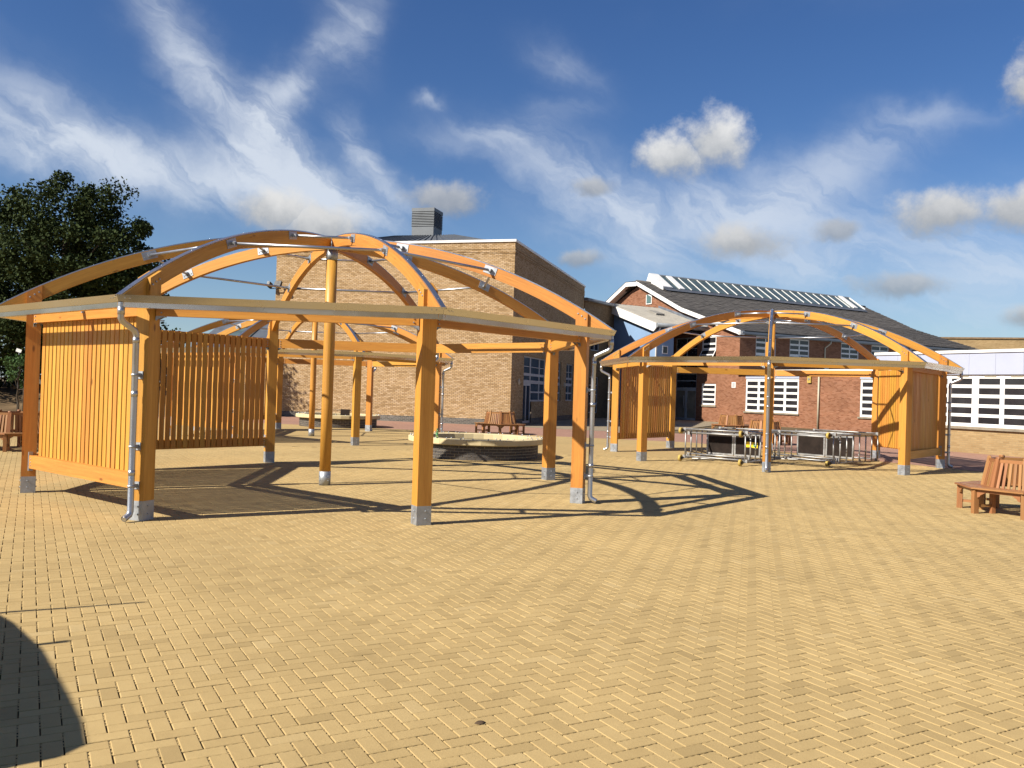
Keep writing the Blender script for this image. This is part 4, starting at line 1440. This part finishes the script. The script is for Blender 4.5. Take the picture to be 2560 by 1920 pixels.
def pavilion(c, th, panels, pipes, label):
    P = empty('timber_pavilion', (c[0], c[1], 0), th)
    tag(P, label, 'pavilion', 'timber pavilions on the plaza')
    cp = link('centre_post', PM['cpost'], P)
    link('post_shoe', PM['cshoe'], cp); link('collar', PM['collar'], cp)
    for k in range(8):
        a = k * math.pi / 4
        p = link('post', PM['post'], P, (PR * math.cos(a), PR * math.sin(a), 0), a)
        link('post_shoe', PM['shoe'], p)
        me = PM['pbolts']
        tag(link('bolts', me, p), kind='stuff')
        r = link('rib', PM['rib'], P, (0, 0, 0), a)
        link('capping_strip', PM['strip'], r)
        for key in ('lo', 'hi'):
            for s in (-1, 1):
                link('bracket_plate', PM['plate_%s_%d' % (key, s)], r)
        am = a + math.pi / 8
        for key in ('lo', 'hi'):
            me, (pr, pz) = PM['purlin_' + key]
            link('purlin', me, P, (pr * math.cos(am), pr * math.sin(am), pz), am)
        xr = PR * C8
        b = link('beam', PM['beam'], P, (xr * math.cos(am), xr * math.sin(am), 0), am)
        tag(link('bolts', PM['beam_bolts'], b), kind='stuff')
        link('end_bracket', PM['beam_b'], b, (0, PM['L'] / 2, 0)); link('end_bracket', PM['beam_b'], b, (0, -PM['L'] / 2, 0), math.pi)
        gt = link('gutter', PM['gutter'], P, (0, 0, 0), am)
        link('gutter_bracket', PM['gbracket'], gt)
        if k in panels:
            rl_ = link('rail', PM['rail'], P, (xr * math.cos(am), xr * math.sin(am), 0), am)
            tag(link('bolts', PM['rail_bolts'], rl_), kind='stuff')
            for sg_ in (-1, 1): link('end_bracket', PM['rail_b'], rl_, (0, sg_ * PM['L'] / 2, 0))
            for i in range(24):
                link('slat', PM['slat'], rl_, (-.045 - .0125, (i - 11.5) * .1315 + rng.uniform(-.003, .003), rng.uniform(-.004, .003)), rng.uniform(-.01, .01))
        if k in pipes:
            d = link('downpipe', PM['pipe'], P, (0, 0, 0), a)
            for z in (1.86, .95, .45):
                link('pipe_bracket', PM['pbr'], d, (0, 0, z))
    return P


pavilion(A_C, A_T, (4, 5, 6), (1, 3, 5, 7), 'nearest open timber pavilion with slatted panels on its left side')
pavilion(B_C, B_T, (1, 2, 5), (0, 2, 4, 6), 'timber pavilion on the right sheltering the aluminium scaffold towers')
pavilion(C_C, C_T, (4, 5, 6), (1, 3, 5, 7), 'farther timber pavilion seen through the nearest one before the hall')

# ------------------------------------------------------------------ round brick planters with stone coping
def planter(c, rot, label):
    P = empty('round_planter', (c[0], c[1], 0), rot)
    tag(P, label, 'planter', 'round brick planters')
    ro, ri = 1.70, 1.52
    mb = MB(); mb.lathe([(ro - .012, -.02), (ro - .012, .385), (ri, .385), (ri, .0)], 64, False); core = mb.build('core', MORT, P)
    if 'brick' not in PM:
        b = MB(); n = 4
        bw_ = 2 * math.pi * ro / 48 - .018
        a = bw_ / ro / 2
        for i in range(2):
            a0, a1 = -a + a * i, -a + a * (i + 1)
            q = lambda an, r, z: (r * math.cos(an), r * math.sin(an), z)
            b.face([q(a0, ro, 0), q(a1, ro, 0), q(a1, ro, .060), q(a0, ro, .060)])
            b.face([q(a0, ro, .060), q(a1, ro, .060), q(a1, ro - .05, .060), q(a0, ro - .05, .060)])
            b.face([q(a0, ro, 0), q(a1, ro, 0), q(a1, ro - .05, 0), q(a0, ro - .05, 0)])
        for an in (-a, a):
            b.face([q(an, ro, 0), q(an, ro - .05, 0), q(an, ro - .05, .060), q(an, ro, .060)])
        PM['brick'] = b.mesh('brick', mat_brick_single())
        # coping stone
        s = MB(); N = 16; a = math.pi / N - .0016; RO, RI = 1.86, 1.47
        prof = [(RO - .02, .38), (RO, .40), (RO, .52), (RO - .015, .532), (RI + .015, .532), (RI, .52), (RI, .38)]
        for i in range(len(prof)):
            p0, p1 = prof[i], prof[(i + 1) % len(prof)]
            for k in range(2):
                a0, a1 = -a + a * k, -a + a * (k + 1)
                s.face([q(a0, p0[0], p0[1]), q(a1, p0[0], p0[1]), q(a1, p1[0], p1[1]), q(a0, p1[0], p1[1])])
        for an in (-a, a):
            s.face([q(an, *p) for p in prof])
        PM['coping'] = s.mesh('coping_stone', STONE)
        st = MB(); st.lathe([(.012, 0), (.02, .02), (.014, .034), (0, .036)], 8); PM['stud'] = st.mesh('stud', PIPEM)
    for j in range(5):
        for i in range(48):
            link('brick', PM['brick'], P, (0, 0, .004 + j * .0755), 2 * math.pi * (i + .5 * (j % 2)) / 48 + rng.uniform(-.0005, .0005))
    for i in range(16):
        cs = link('coping_stone', PM['coping'], P, (0, 0, 0), 2 * math.pi * i / 16)
        for an in (-.11, .11):
            link('stud', PM['stud'], cs, (1.80 * math.cos(an), 1.80 * math.sin(an), .531))
            if i % 2: link('stud', PM['stud'], cs, (1.52 * math.cos(an), 1.52 * math.sin(an), .531))
    mb = MB(); N = 24; ring = [(ri * math.cos(2 * math.pi * i / N), ri * math.sin(2 * math.pi * i / N)) for i in range(N)]
    mb.lathe([(ri, .10), (1.0, .14), (.5, .17), (0, .16)], 32); mb.build('soil', SOIL, P)
    return P


def mat_brick_single():
    t = NT('single_blue_brick')
    r = t.rand(); pos = t.coord('Object')
    f = t.math('ADD', t.math('MULTIPLY', r, .7), t.math('MULTIPLY', t.noise(pos, 30, 4, .6), .3))
    return t.out(t.mix(f, (.045, .039, .035), (.100, .087, .076)), .62, 0, .35)


planter((-.93, 23.62), .1, 'round planter with dark brick and cream coping behind nearest pavilion')
planter((-7.72, 38.45), .25, 'round planter with dark brick beside the sunny hall wall')

# plastic bottle left on the near planter's coping
mb = MB(); mb.lathe([(0, 0), (.028, .002), (.033, .012), (.033, .05), (.030, .06), (.033, .07), (.033, .15), (.027, .185), (.013, .215), (.012, .24)], 14)
bo = empty('drinks_bottle', (-1.89, 22.12, .532))
tag(bo, 'empty clear green plastic bottle standing on planter coping', 'bottle')
mb.build('bottle_body', BOTTLE, bo)
mb = MB(); mb.lathe([(.0145, .228), (.0145, .252), (0, .253)], 12); mb.build('cap', mat_plain('green_cap', (.03, .16, .05), .5), bo)
mb = MB(); mb.lathe([(.0336, .085), (.0336, .14)], 14); mb.build('bottle_label', GREENL, bo)
# planks left on the far planter
pb = empty('dark_board', (-7.3, 37.2, .532), R_(-12))
tag(pb, 'dark board standing on the far planter coping', 'board')
mb = MB(); mb.box((0.12, 0, .13), (.42, .03, .26)); mb.build('panel', PLY, pb)
mb = MB(); mb.box((-.55, .25, .21), (1.6, .05, .03), Matrix.Rotation(.1, 3, 'Z')); mb.build('batten', PLY, pb)

# ------------------------------------------------------------------ octagonal tree benches
def make_bench():
    P = empty('tree_bench', (0, 0, 0))
    N = 8; RO, RI, RB, RBt = 1.06, .60, .66, .56
    ca, T = math.cos(math.pi / N), math.tan(math.pi / N)
    def vtx(r, k): return Vector((r * math.cos(2 * math.pi * k / N), r * math.sin(2 * math.pi * k / N), 0))
    for k in range(N):
        d = vtx(1, k); rz = 2 * math.pi * k / N
        M = Matrix.Rotation(rz, 3, 'Z')
        mb = MB(); mb.box(d * (RO - .06) + Vector((0, 0, .20)), (.09, .075, .40), M); mb.build('leg', BENCHW, P)
        # inner leg runs up as the raking back post with a rounded head
        mb = MB(); mb.bar(d * RB, d * RB + Vector((0, 0, .42)), .07, .07, d)
        a = d * RB + Vector((0, 0, .40)); b = d * RBt + Vector((0, 0, .92))
        mb.bar(a, b, .075, .06, d)
        ax = (b - a).normalized(); tn = Vector((-d.y, d.x, 0))
        mb.tube([b - tn * .0375, b + tn * .0375], .032, 10)
        mb.build('back_post', BENCHW, P)
        mb = MB(); mb.bar(d * (RO - .08) + Vector((0, 0, .13)), d * RB + Vector((0, 0, .13)), .03, .045); mb.build('stretcher', BENCHW, P)
        mb = MB(); mb.bar(d * (RO - .05) + Vector((0, 0, .375)), d * (RI + .03) + Vector((0, 0, .375)), .04, .07); mb.build('bearer', BENCHW, P)
        am = rz + math.pi / N; dm = Vector((math.cos(am), math.sin(am), 0)); tm = Vector((-dm.y, dm.x, 0))
        # seat boards: concentric, mitred
        nb = 5
        for j in range(nb):
            r1 = RO + .03 - j * .094; r0 = r1 - .082
            mb = MB(); z0, z1 = .412, .437
            q = []
            for r in (r0, r1):
                for s in (-1, 1):
                    q.append(dm * r * ca + tm * s * (r * ca * T - .002))
            up = Vector((0, 0, 1))
            lo = [x + up * z0 for x in q]; hi = [x + up * z1 for x in q]
            mb.face([hi[0], hi[1], hi[3], hi[2]]); mb.face([lo[0], lo[1], lo[3], lo[2]])
            mb.face([lo[2], lo[3], hi[3], hi[2]]); mb.face([lo[0], lo[1], hi[1], hi[0]])
            mb.face([lo[0], lo[2], hi[2], hi[0]]); mb.face([lo[1], lo[3], hi[3], hi[1]])
            mb.build('seat_board', BENCHW, P)
        # apron with shaped corner brackets
        r = (RO - .05) * ca; hl = r * T - .045
        prof = [(-hl, .412), (-hl, .27), (-hl + .04, .285), (-hl + .055, .315), (-hl + .09, .335), (-hl + .13, .36), (hl - .13, .36), (hl - .09, .335), (hl - .055, .315), (hl - .04, .285), (hl, .27), (hl, .412)]
        mb = MB(); mb.prism(prof, (r - .012, r + .012), lambda a_, b_, d_: dm * d_ + tm * a_ + Vector((0, 0, b_))); mb.build('apron', BENCHW, P)
        # back: rails + slats between the raking posts
        def bp(s, t):  # s across (-1..1), t up (0..1)
            rr = RB + (RBt - RB) * t
            return dm * (rr * ca) + tm * (s * (rr * ca * T - .035)) + Vector((0, 0, .44 + .47 * t))
        mb = MB(); mb.bar(bp(-1, .94), bp(1, .94), .03, .055); mb.build('top_rail', BENCHW, P)
        for j in range(5):
            s = -.8 + 1.6 * j / 4
            mb = MB(); mb.bar(bp(s, -.04), bp(s, .90), .045, .018, dm); mb.build('back_slat', BENCHW, P)
    return P


bench0 = make_bench()
index_kids(bench0)
BSPOTS = [((8.78, 14.58), R_(192), 'hardwood octagonal bench in the right foreground cut by picture edge'),
          ((-12.25, 21.2), R_(290), 'shaded octagonal bench at far left behind the first pavilion post'),
          ((-.45, 36.2), R_(2), 'octagonal hardwood bench in front of the hall corner'),
          ((11.35, 44.2), R_(10), 'octagonal hardwood bench nearest the red brick wall'),
          ((10.30, 34.8), R_(14), 'octagonal hardwood bench just behind the scaffold towers')]
for i, (c, rz, lab) in enumerate(BSPOTS):
    o = bench0 if i == 0 else copy_tree(bench0)
    o.location = (c[0], c[1], 0); o.rotation_euler = (0, 0, rz)
    tag(o, lab, 'bench', 'octagonal tree benches')


# ------------------------------------------------------------------ folded-over scaffold towers
def scaffold(c, az, wid, lng, label, label_plate):
    """c: castor corner; x = along the castor end, y = along the tower"""
    P = empty('scaffold_tower', (c[0], c[1], 0), az)
    tag(P, label, 'scaffold', 'aluminium scaffold towers lying under the pavilion')
    H0, H1 = .10, .86
    def ladder(x, y0, y1, n):
        mb = MB()
        for z in (H0, H1):
            mb.tube([(x, y0, z), (x, y1, z)], .0255, 10)
        for i in range(n):
            y = y0 + .09 + (y1 - y0 - .18) * i / (n - 1)
            mb.tube([(x, y, H0), (x, y, H1)], .021, 8)
        for y in (y0 + .12, y0 + (y1 - y0) * .55):
            mb.tube([(x, y, H0 + .22), (x, y + .14, H0)], .014, 6)
            mb.box((x, y + .14, H0), (.06, .07, .06))
        mb.build('ladder_frame', ALUT, P)
    ladder(0, 0, lng, 8); ladder(wid, 0, lng, 8)
    ladder(wid * .52, lng * .55, lng + .35, 5)
    for (y, z) in ((.10, H0 + .0), (.10, H1), (.34, H1 - .11), (.3, H0 + .06), (lng - .2, H0), (lng - .2, H1), (lng * .55, H1 - .03)):
        mb = MB(); mb.tube([(-.03, y, z + .045), (wid + .03, y, z + .045)], .0215, 10)
        for x in (-.03, wid + .03):
            mb.box((x, y, z + .03), (.07, .05, .09))
        mb.build('brace', ALUT, P)
    for (xa, xb, y0, y1, z) in ((.1, wid - .1, .3, lng - .3, H0 - .03),):
        mb = MB(); mb.tube([(xa, y0, z), (xb, y1, z)], .02, 8); mb.build('brace', ALUT, P)
    # two decks stood on edge inside
    for y, x0, x1 in ((lng * .48, .12, wid * .52), (lng * .48, wid * .54, wid - .05)):
        mb = MB(); mb.box(((x0 + x1) / 2, y, .50), (x1 - x0 - .05, .018, .56)); dk = mb.build('deck', PLY, P)
        mb = MB()
        for z in (.20, .80): mb.bar((x0, y, z), (x1, y, z), .045, .05)
        for x in (x0 + .015, x1 - .015): mb.bar((x, y, .2), (x, y, .8), .045, .04, (0, 1, 0))
        mb.build('deck_frame', ALUT, dk)
    if label_plate:
        mb = MB(); mb.box((wid * .78, lng * .48 - .02, .52), (.22, .006, .15)); lb = mb.build('notice', YEL2, P)
        mb = MB(); mb.box((wid * .78 + .19, lng * .48 - .02, .51), (.15, .006, .15)); mb.build('notice', YEL2, P)
        mb = MB(); mb.box((wid * .78 + .19, lng * .48 - .026, .51), (.10, .004, .10)); mb.build('symbol', GREENL, lb)
    for x in (0, wid):
        for z in (H0, H1):
            mb = MB(); mb.tube([(x, .03, z), (x, -.10, z)], .018, 8); mb.box((x, -.09, z), (.07, .04, .07)); mb.bar((x - .045, -.12, z + .02), (x - .045, -.2, z), .008, .05); mb.bar((x + .045, -.12, z + .02), (x + .045, -.2, z), .008, .05)
            ca_ = mb.build('castor', BLACKP, P)
            mb = MB(); mb.tube([(x - .035, -.19, z), (x - .028, -.19, z), (x + .028, -.19, z), (x + .035, -.19, z)], [.072, .088, .088, .072], 18); wh = mb.build('wheel', YEL, ca_)
            mb = MB(); mb.tube([(x - .042, -.19, z), (x + .042, -.19, z)], .04, 12); mb.build('hub', BLACKP, wh)


scaffold((4.85, 23.98), R_(-40), 1.78, 2.45, 'left aluminium scaffold tower lying on its side with yellow castors', True)
scaffold((7.55, 25.0), R_(-50), 1.95, 2.65, 'right aluminium scaffold tower lying on its side by slatted corner', False)

# ------------------------------------------------------------------ vegetation
def leaf_mesh(name, centres, size, mat, n_per, spread, flat=1.0, seed=1):
    r = np.random.default_rng(seed)
    n = len(centres) * n_per
    c = np.repeat(np.asarray(centres)[:, :3], n_per, 0)
    sp = np.repeat(np.asarray(centres)[:, 3], n_per)[:, None] * spread
    d = r.normal(size=(n, 3)); d /= np.linalg.norm(d, axis=1, keepdims=True) + 1e-9
    rad = r.random((n, 1)) ** .45
    p = c + d * rad * sp * np.array([1, 1, flat])
    a = r.normal(size=(n, 3)); a /= np.linalg.norm(a, axis=1, keepdims=True)
    b = np.cross(a, r.normal(size=(n, 3))); b /= np.linalg.norm(b, axis=1, keepdims=True) + 1e-9
    s = size * r.uniform(.6, 1.3, (n, 1))
    v = np.stack([p - a * s * .5, p + b * s * .33, p + a * s * .5 + np.cross(a, b) * s * .12, p - b * s * .33], 1).reshape(-1, 3).astype(np.float32)
    me = bpy.data.meshes.new(name)
    me.vertices.add(n * 4); me.vertices.foreach_set('co', v.ravel())
    me.loops.add(n * 4); me.loops.foreach_set('vertex_index', np.arange(n * 4, dtype=np.int32))
    me.polygons.add(n); me.polygons.foreach_set('loop_start', np.arange(0, n * 4, 4, dtype=np.int32))
    me.update(calc_edges=True)
    at = me.attributes.new('rnd', 'FLOAT', 'POINT'); at.data.foreach_set('value', np.repeat(r.random(n), 4).astype(np.float32))
    me.materials.append(mat)
    return me


def tree(base, height, lobes, label, leaf=.26, n_per=130, clumps=190, mat=LEAF, trunk_r=.32, seed=3, name='broadleaf_tree', clump_r=.85, group=None):
    """lobes: list of (dx, dy, z, rx, rz) ellipsoids making up the crown"""
    r = random.Random(seed)
    T = empty(name, (base[0], base[1], -.03))
    tag(T, label, 'tree', group)
    mb = MB()
    top = height * .8
    path = [(0, 0, 0), (.05, .03, height * .15), (-.08, .06, height * .3), (.06, -.05, height * .5), (0, .05, top)]
    mb.tube(path, [trunk_r * 1.25, trunk_r, trunk_r * .85, trunk_r * .5, trunk_r * .15], 10)
    cent = []
    for (dx, dy, z, rx, rz) in lobes:
        for k in range(int(clumps * rx * rx * rz / sum(q[3] * q[3] * q[4] for q in lobes))):
            while True:
                u = Vector((r.uniform(-1, 1), r.uniform(-1, 1), r.uniform(-1, 1)))
                if .25 < u.length < 1: break
            u *= (.55 + .45 * u.length)
            cent.append((dx + u.x * rx, dy + u.y * rx, z + u.z * rz, clump_r * r.uniform(.6, 1.25)))
    for i in range(0, len(cent), max(1, len(cent) // 42)):
        cx, cy, cz, _ = cent[i]
        z0 = max(height * .14, min(top * .9, cz * .62))
        s = Vector((0, 0, z0)); e = Vector((cx, cy, cz))
        m1 = s.lerp(e, .5) + Vector((r.uniform(-.3, .3), r.uniform(-.3, .3), r.uniform(.0, .5)))
        rr = trunk_r * .32
        mb.tube([s, m1, e], [rr, rr * .6, rr * .15], 6)
    mb.build('trunk', BARK, T)
    me = leaf_mesh('crown', cent, leaf, mat, n_per, 1.0, .85, seed)
    link('crown', me, T)
    return T


tree((-24.0, 45.5), 12.8, [(-.6, 0, 8.0, 3.6, 4.4), (.4, 0, 11.0, 1.9, 1.9), (2.2, 0, 10.0, 1.7, 1.8), (2.7, -.3, 7.8, 2.5, 2.6), (4.1, -.2, 8.0, 1.6, 1.8), (3.7, .2, 5.8, 2.2, 2.2), (-2, 0, 4.6, 3.4, 2.6), (2.2, .4, 4.4, 2.8, 2.2)],
     'tall dark leafy tree rising behind the nearest pavilion', clumps=270, n_per=250, seed=5, leaf=.18, clump_r=.86)
tree((-30.5, 47.0), 12.9, [(0, 0, 7.6, 4.6, 4.9), (3.0, -.2, 10.9, 1.9, 1.9), (-3, 0, 9.6, 2.8, 2.6), (1.6, 0, 4.2, 4.0, 2.8), (3.4, 0, 6.0, 2.6, 3.0)],
     'dark leafy tree at the left edge of the picture', clumps=210, n_per=220, seed=9, leaf=.19)
# low dark growth closing the view under the trees
hc = []
hr = random.Random(4)
for i in range(130):
    x = hr.uniform(-46, -17.6); hc.append((x, 50 + hr.uniform(-1.2, 1.5) + (x + 24) * -.05, hr.uniform(.2, 3.2), hr.uniform(.7, 1.2)))
HG = empty('hedge', (0, 0, 0)); tag(HG, 'dark hedge below the tall trees on the left', 'hedge')
link('foliage', leaf_mesh('foliage', hc, .24, LEAF3, 120, 1.0, .9, 8), HG)
mb = MB()
for i in range(26):
    x = -45 + i * 1.07; mb.tube([(x, 50.2, -.03), (x + .2, 50.2, 1.4), (x, 50.3, 2.6)], [.05, .035, .012], 5)
mb.build('stems', BARK, HG)
# more far trees beyond, left of the hall
tree((-37.0, 78.0), 9.0, [(0, 0, 5.6, 5.0, 3.2), (4, 0, 4.2, 3.2, 2.4)], 'far low tree behind the slatted panel gap', clumps=70, n_per=90, seed=21, leaf=.34, clump_r=1.2)

# soil bank beyond the plaza and a staked sapling
mb = MB()
nx_, ny_ = 34, 10
def bank_z(x, y):
    t = min(1, max(0, (y - 41.5) / 6)); k = t * t * (3 - 2 * t)
    return -.04 + k * (1.25 + .35 * math.sin(x * .55) + .22 * math.sin(x * 1.3 + y)) * (1 if x < -20 else max(0, 1 - (x + 20) / 3.5))
for i in range(nx_):
    for j in range(ny_):
        xs = (-52 + i * 1.05, -52 + (i + 1) * 1.05); ys = (41 + j * 1.1, 41 + (j + 1) * 1.1)
        mb.face([(x, y, bank_z(x, y)) for x, y in ((xs[0], ys[0]), (xs[1], ys[0]), (xs[1], ys[1]), (xs[0], ys[1]))], None, True)
tag(mb.build('bank', mat_plain('dry_soil', (.13, .088, .048), .95, 0, .1, .35, .8, (.045, .036, .02))), kind='structure')
sp_ = tree((-23.35, 40.6), 2.9, [(0, 0, 2.1, .75, .75)], 'young staked sapling on the soil bank at far left', leaf=.13, n_per=60, clumps=16, mat=LEAF2, trunk_r=.035, seed=31, name='sapling', clump_r=.32)
mb = MB(); mb.tube([(.28, 0, 0), (.28, 0, 1.7)], .035, 8); mb.bar((0, 0, 1.2), (.28, 0, 1.2), .02, .05); mb.build('stake', BARK, sp_)
# small white sign plate near the sapling
sg = empty('small_sign', (-23.75, 41.3, 0)); tag(sg, 'small white sign on a thin post by the sapling', 'sign')
mb = MB(); mb.tube([(0, 0, -.03), (0, 0, 3.0)], .03, 8); mb.build('post', DARKM, sg)
mb = MB(); mb.box((.0, -.04, 3.02), (.26, .02, .16), Matrix.Rotation(.3, 3, 'Y')); mb.build('plate', WHITE, sg)
# street lamp far off
ls = empty('street_lamp', (-38.5, 92, 0)); tag(ls, 'thin distant street lamp beyond the slatted panel', 'street lamp')
mb = MB(); mb.tube([(0, 0, 0), (0, 0, 8.2)], [.09, .05], 8); mb.build('column', GREYM, ls)
mb = MB(); mb.box((.55, 0, 8.2), (.9, .25, .14)); mb.box((-.45, 0, 8.2), (.7, .25, .14)); mb.build('lantern', DARKM, ls)

# ------------------------------------------------------------------ parked van, left of the camera (its shadow reaches the picture)
def van():
    s = (math.cos(SUN_AZ), math.sin(SUN_AZ)); t = (-math.sin(SUN_AZ), math.cos(SUN_AZ))
    s0, t0 = -2.86, 4.52
    P = empty('parked_van', (s[0] * s0 + t[0] * t0, s[1] * s0 + t[1] * t0, 0), SUN_AZ + math.pi / 2)
    tag(P, 'light grey panel van whose shadow falls across the lower left paving', 'van')
    # local x = length from the rear, y = across (towards the sun positive), z up
    prof = [(0.0, .38), (-.03, .8), (.0, 1.3), (.05, 1.86), (.16, 1.98), (.5, 1.985), (.95, 1.96), (1.9, 1.89), (2.7, 1.76), (3.1, 1.62), (3.9, 1.18), (4.62, .98), (4.82, .78), (4.85, .42), (4.6, .30), (.2, .30)]
    def half(z): return .95 if z < 1.05 else .95 - (z - 1.05) * .16
    mb = MB()
    n = len(prof)
    for i in range(n):
        (a, b), (c, d) = prof[i], prof[(i + 1) % n]
        rows = [(-1, 0), (-1, 1), (1, 1), (1, 0)]
        h0, h1 = half(b), half(d)
        k0 = .06 if b > 1.2 else .02; k1 = .06 if d > 1.2 else .02
        mb.face([(a, -h0 + k0, b), (a, h0 - k0, b), (c, h1 - k1, d), (c, -h1 + k1, d)])
    for sg_ in (-1, 1):
        pts = [(a, sg_ * half(b), b - (.03 if b > 1.7 else 0)) for a, b in prof]
        c0 = (2.3, sg_ * .95, .85)
        for i in range(n):
            mb.face([c0, pts[i], pts[(i + 1) % n]])
            a, b = prof[i], prof[(i + 1) % n]
            kk0 = .06 if a[1] > 1.2 else .02; kk1 = .06 if b[1] > 1.2 else .02
            mb.face([pts[i], pts[(i + 1) % n], (b[0], sg_ * (half(b[1]) - kk1), b[1]), (a[0], sg_ * (half(a[1]) - kk0), a[1])])
    mb.build('body', VANW, P)
    mb = MB(); mb.face([(3.19, -.72, 1.58), (3.19, .72, 1.58), (3.86, .80, 1.235), (3.86, -.80, 1.235)])
    o = mb.build('windscreen', GLASS, P); o.location.z = .03; o.location.x = .02
    for sg_ in (-1, 1):
        mb = MB(); q = lambda x, z: (x, sg_ * (half(z) + .006), z)
        mb.face([q(2.55, 1.12), q(3.75, 1.12), q(3.12, 1.54), q(2.6, 1.62)]); mb.build('side_window', GLASS, P)
        mb = MB(); mb.box((3.62, sg_ * 1.06, 1.18), (.10, .20, .26)); mb.bar((3.66, sg_ * .92, 1.12), (3.62, sg_ * 1.02, 1.14), .04, .05); mb.build('mirror', BLACKP, P)
        mb = MB(); mb.box((4.74, sg_ * .66, .78), (.14, .36, .18)); mb.build('headlight', GLASSB, P)
        mb = MB(); mb.box((-.02, sg_ * .85, 1.0), (.06, .12, .36)); mb.build('tail_light', mat_plain('red_lens', (.4, .02, .02), .3) if sg_ < 0 else MATS['red_lens'], P)
        for x in (.95, 3.95):
            mb = MB(); mb.tube([(x, sg_ * .74, .33), (x, sg_ * .95, .33)], .33, 24); w = mb.build('wheel', RUBBER, P)
            mb = MB(); mb.tube([(x, sg_ * .945, .33), (x, sg_ * .962, .33)], [.21, .19], 18); mb.build('rim', ALUT, w)
    mb = MB(); mb.box((-.05, 0, .45), (.12, 1.8, .2)); mb.box((4.84, 0, .45), (.12, 1.8, .24)); mb.build('bumper', BLACKP, P)
    for sg_ in (-1, 1):
        mb = MB(); mb.face([(.018, sg_ * .08, 1.34), (.018, sg_ * .74, 1.34), (.052, sg_ * .66, 1.76), (.052, sg_ * .08, 1.76)])
        o = mb.build('rear_window', GLASS, P); o.location.x = -.03
    mb = MB(); mb.box((-.035, .0, 1.1), (.02, .012, 1.2)); mb.build('door_seam', BLACKP, P)
    mb = MB(); mb.tube([(3.10, -.30, 1.62), (2.95, -.55, 2.66)], [.032, .014], 6); mb.build('aerial', BLACKP, P)
    for x in (2.05,):
        mb = MB(); mb.bar((x, -.80, 1.98), (x, .80, 1.98), .05, .035); mb.bar((x, -.74, 1.80), (x, -.74, 1.97), .04, .04, (1, 0, 0)); mb.bar((x, .74, 1.80), (x, .74, 1.97), .04, .04, (1, 0, 0)); mb.build('roof_bar', BLACKP, P)


van()


# small dark clod lying on the paving in the foreground
cl = MB(); cr = random.Random(2)
ring = [[Vector((.030 * r_ * math.cos(k * math.pi / 5) * cr.uniform(.8, 1.2), .018 * r_ * math.sin(k * math.pi / 5) * cr.uniform(.8, 1.2), z_)) for k in range(10)] for r_, z_ in ((1.0, .0), (.85, .007), (.4, .011))]
for i in range(2):
    for k in range(10):
        cl.face([ring[i][k], ring[i][(k + 1) % 10], ring[i + 1][(k + 1) % 10], ring[i + 1][k]], None, True)
cl.face(ring[2])
o = cl.build('soil_clod', SOIL, None, (-.117, 4.66, .001), .4)
tag(o, 'small dark clod of soil on the paving in the foreground', 'clod')
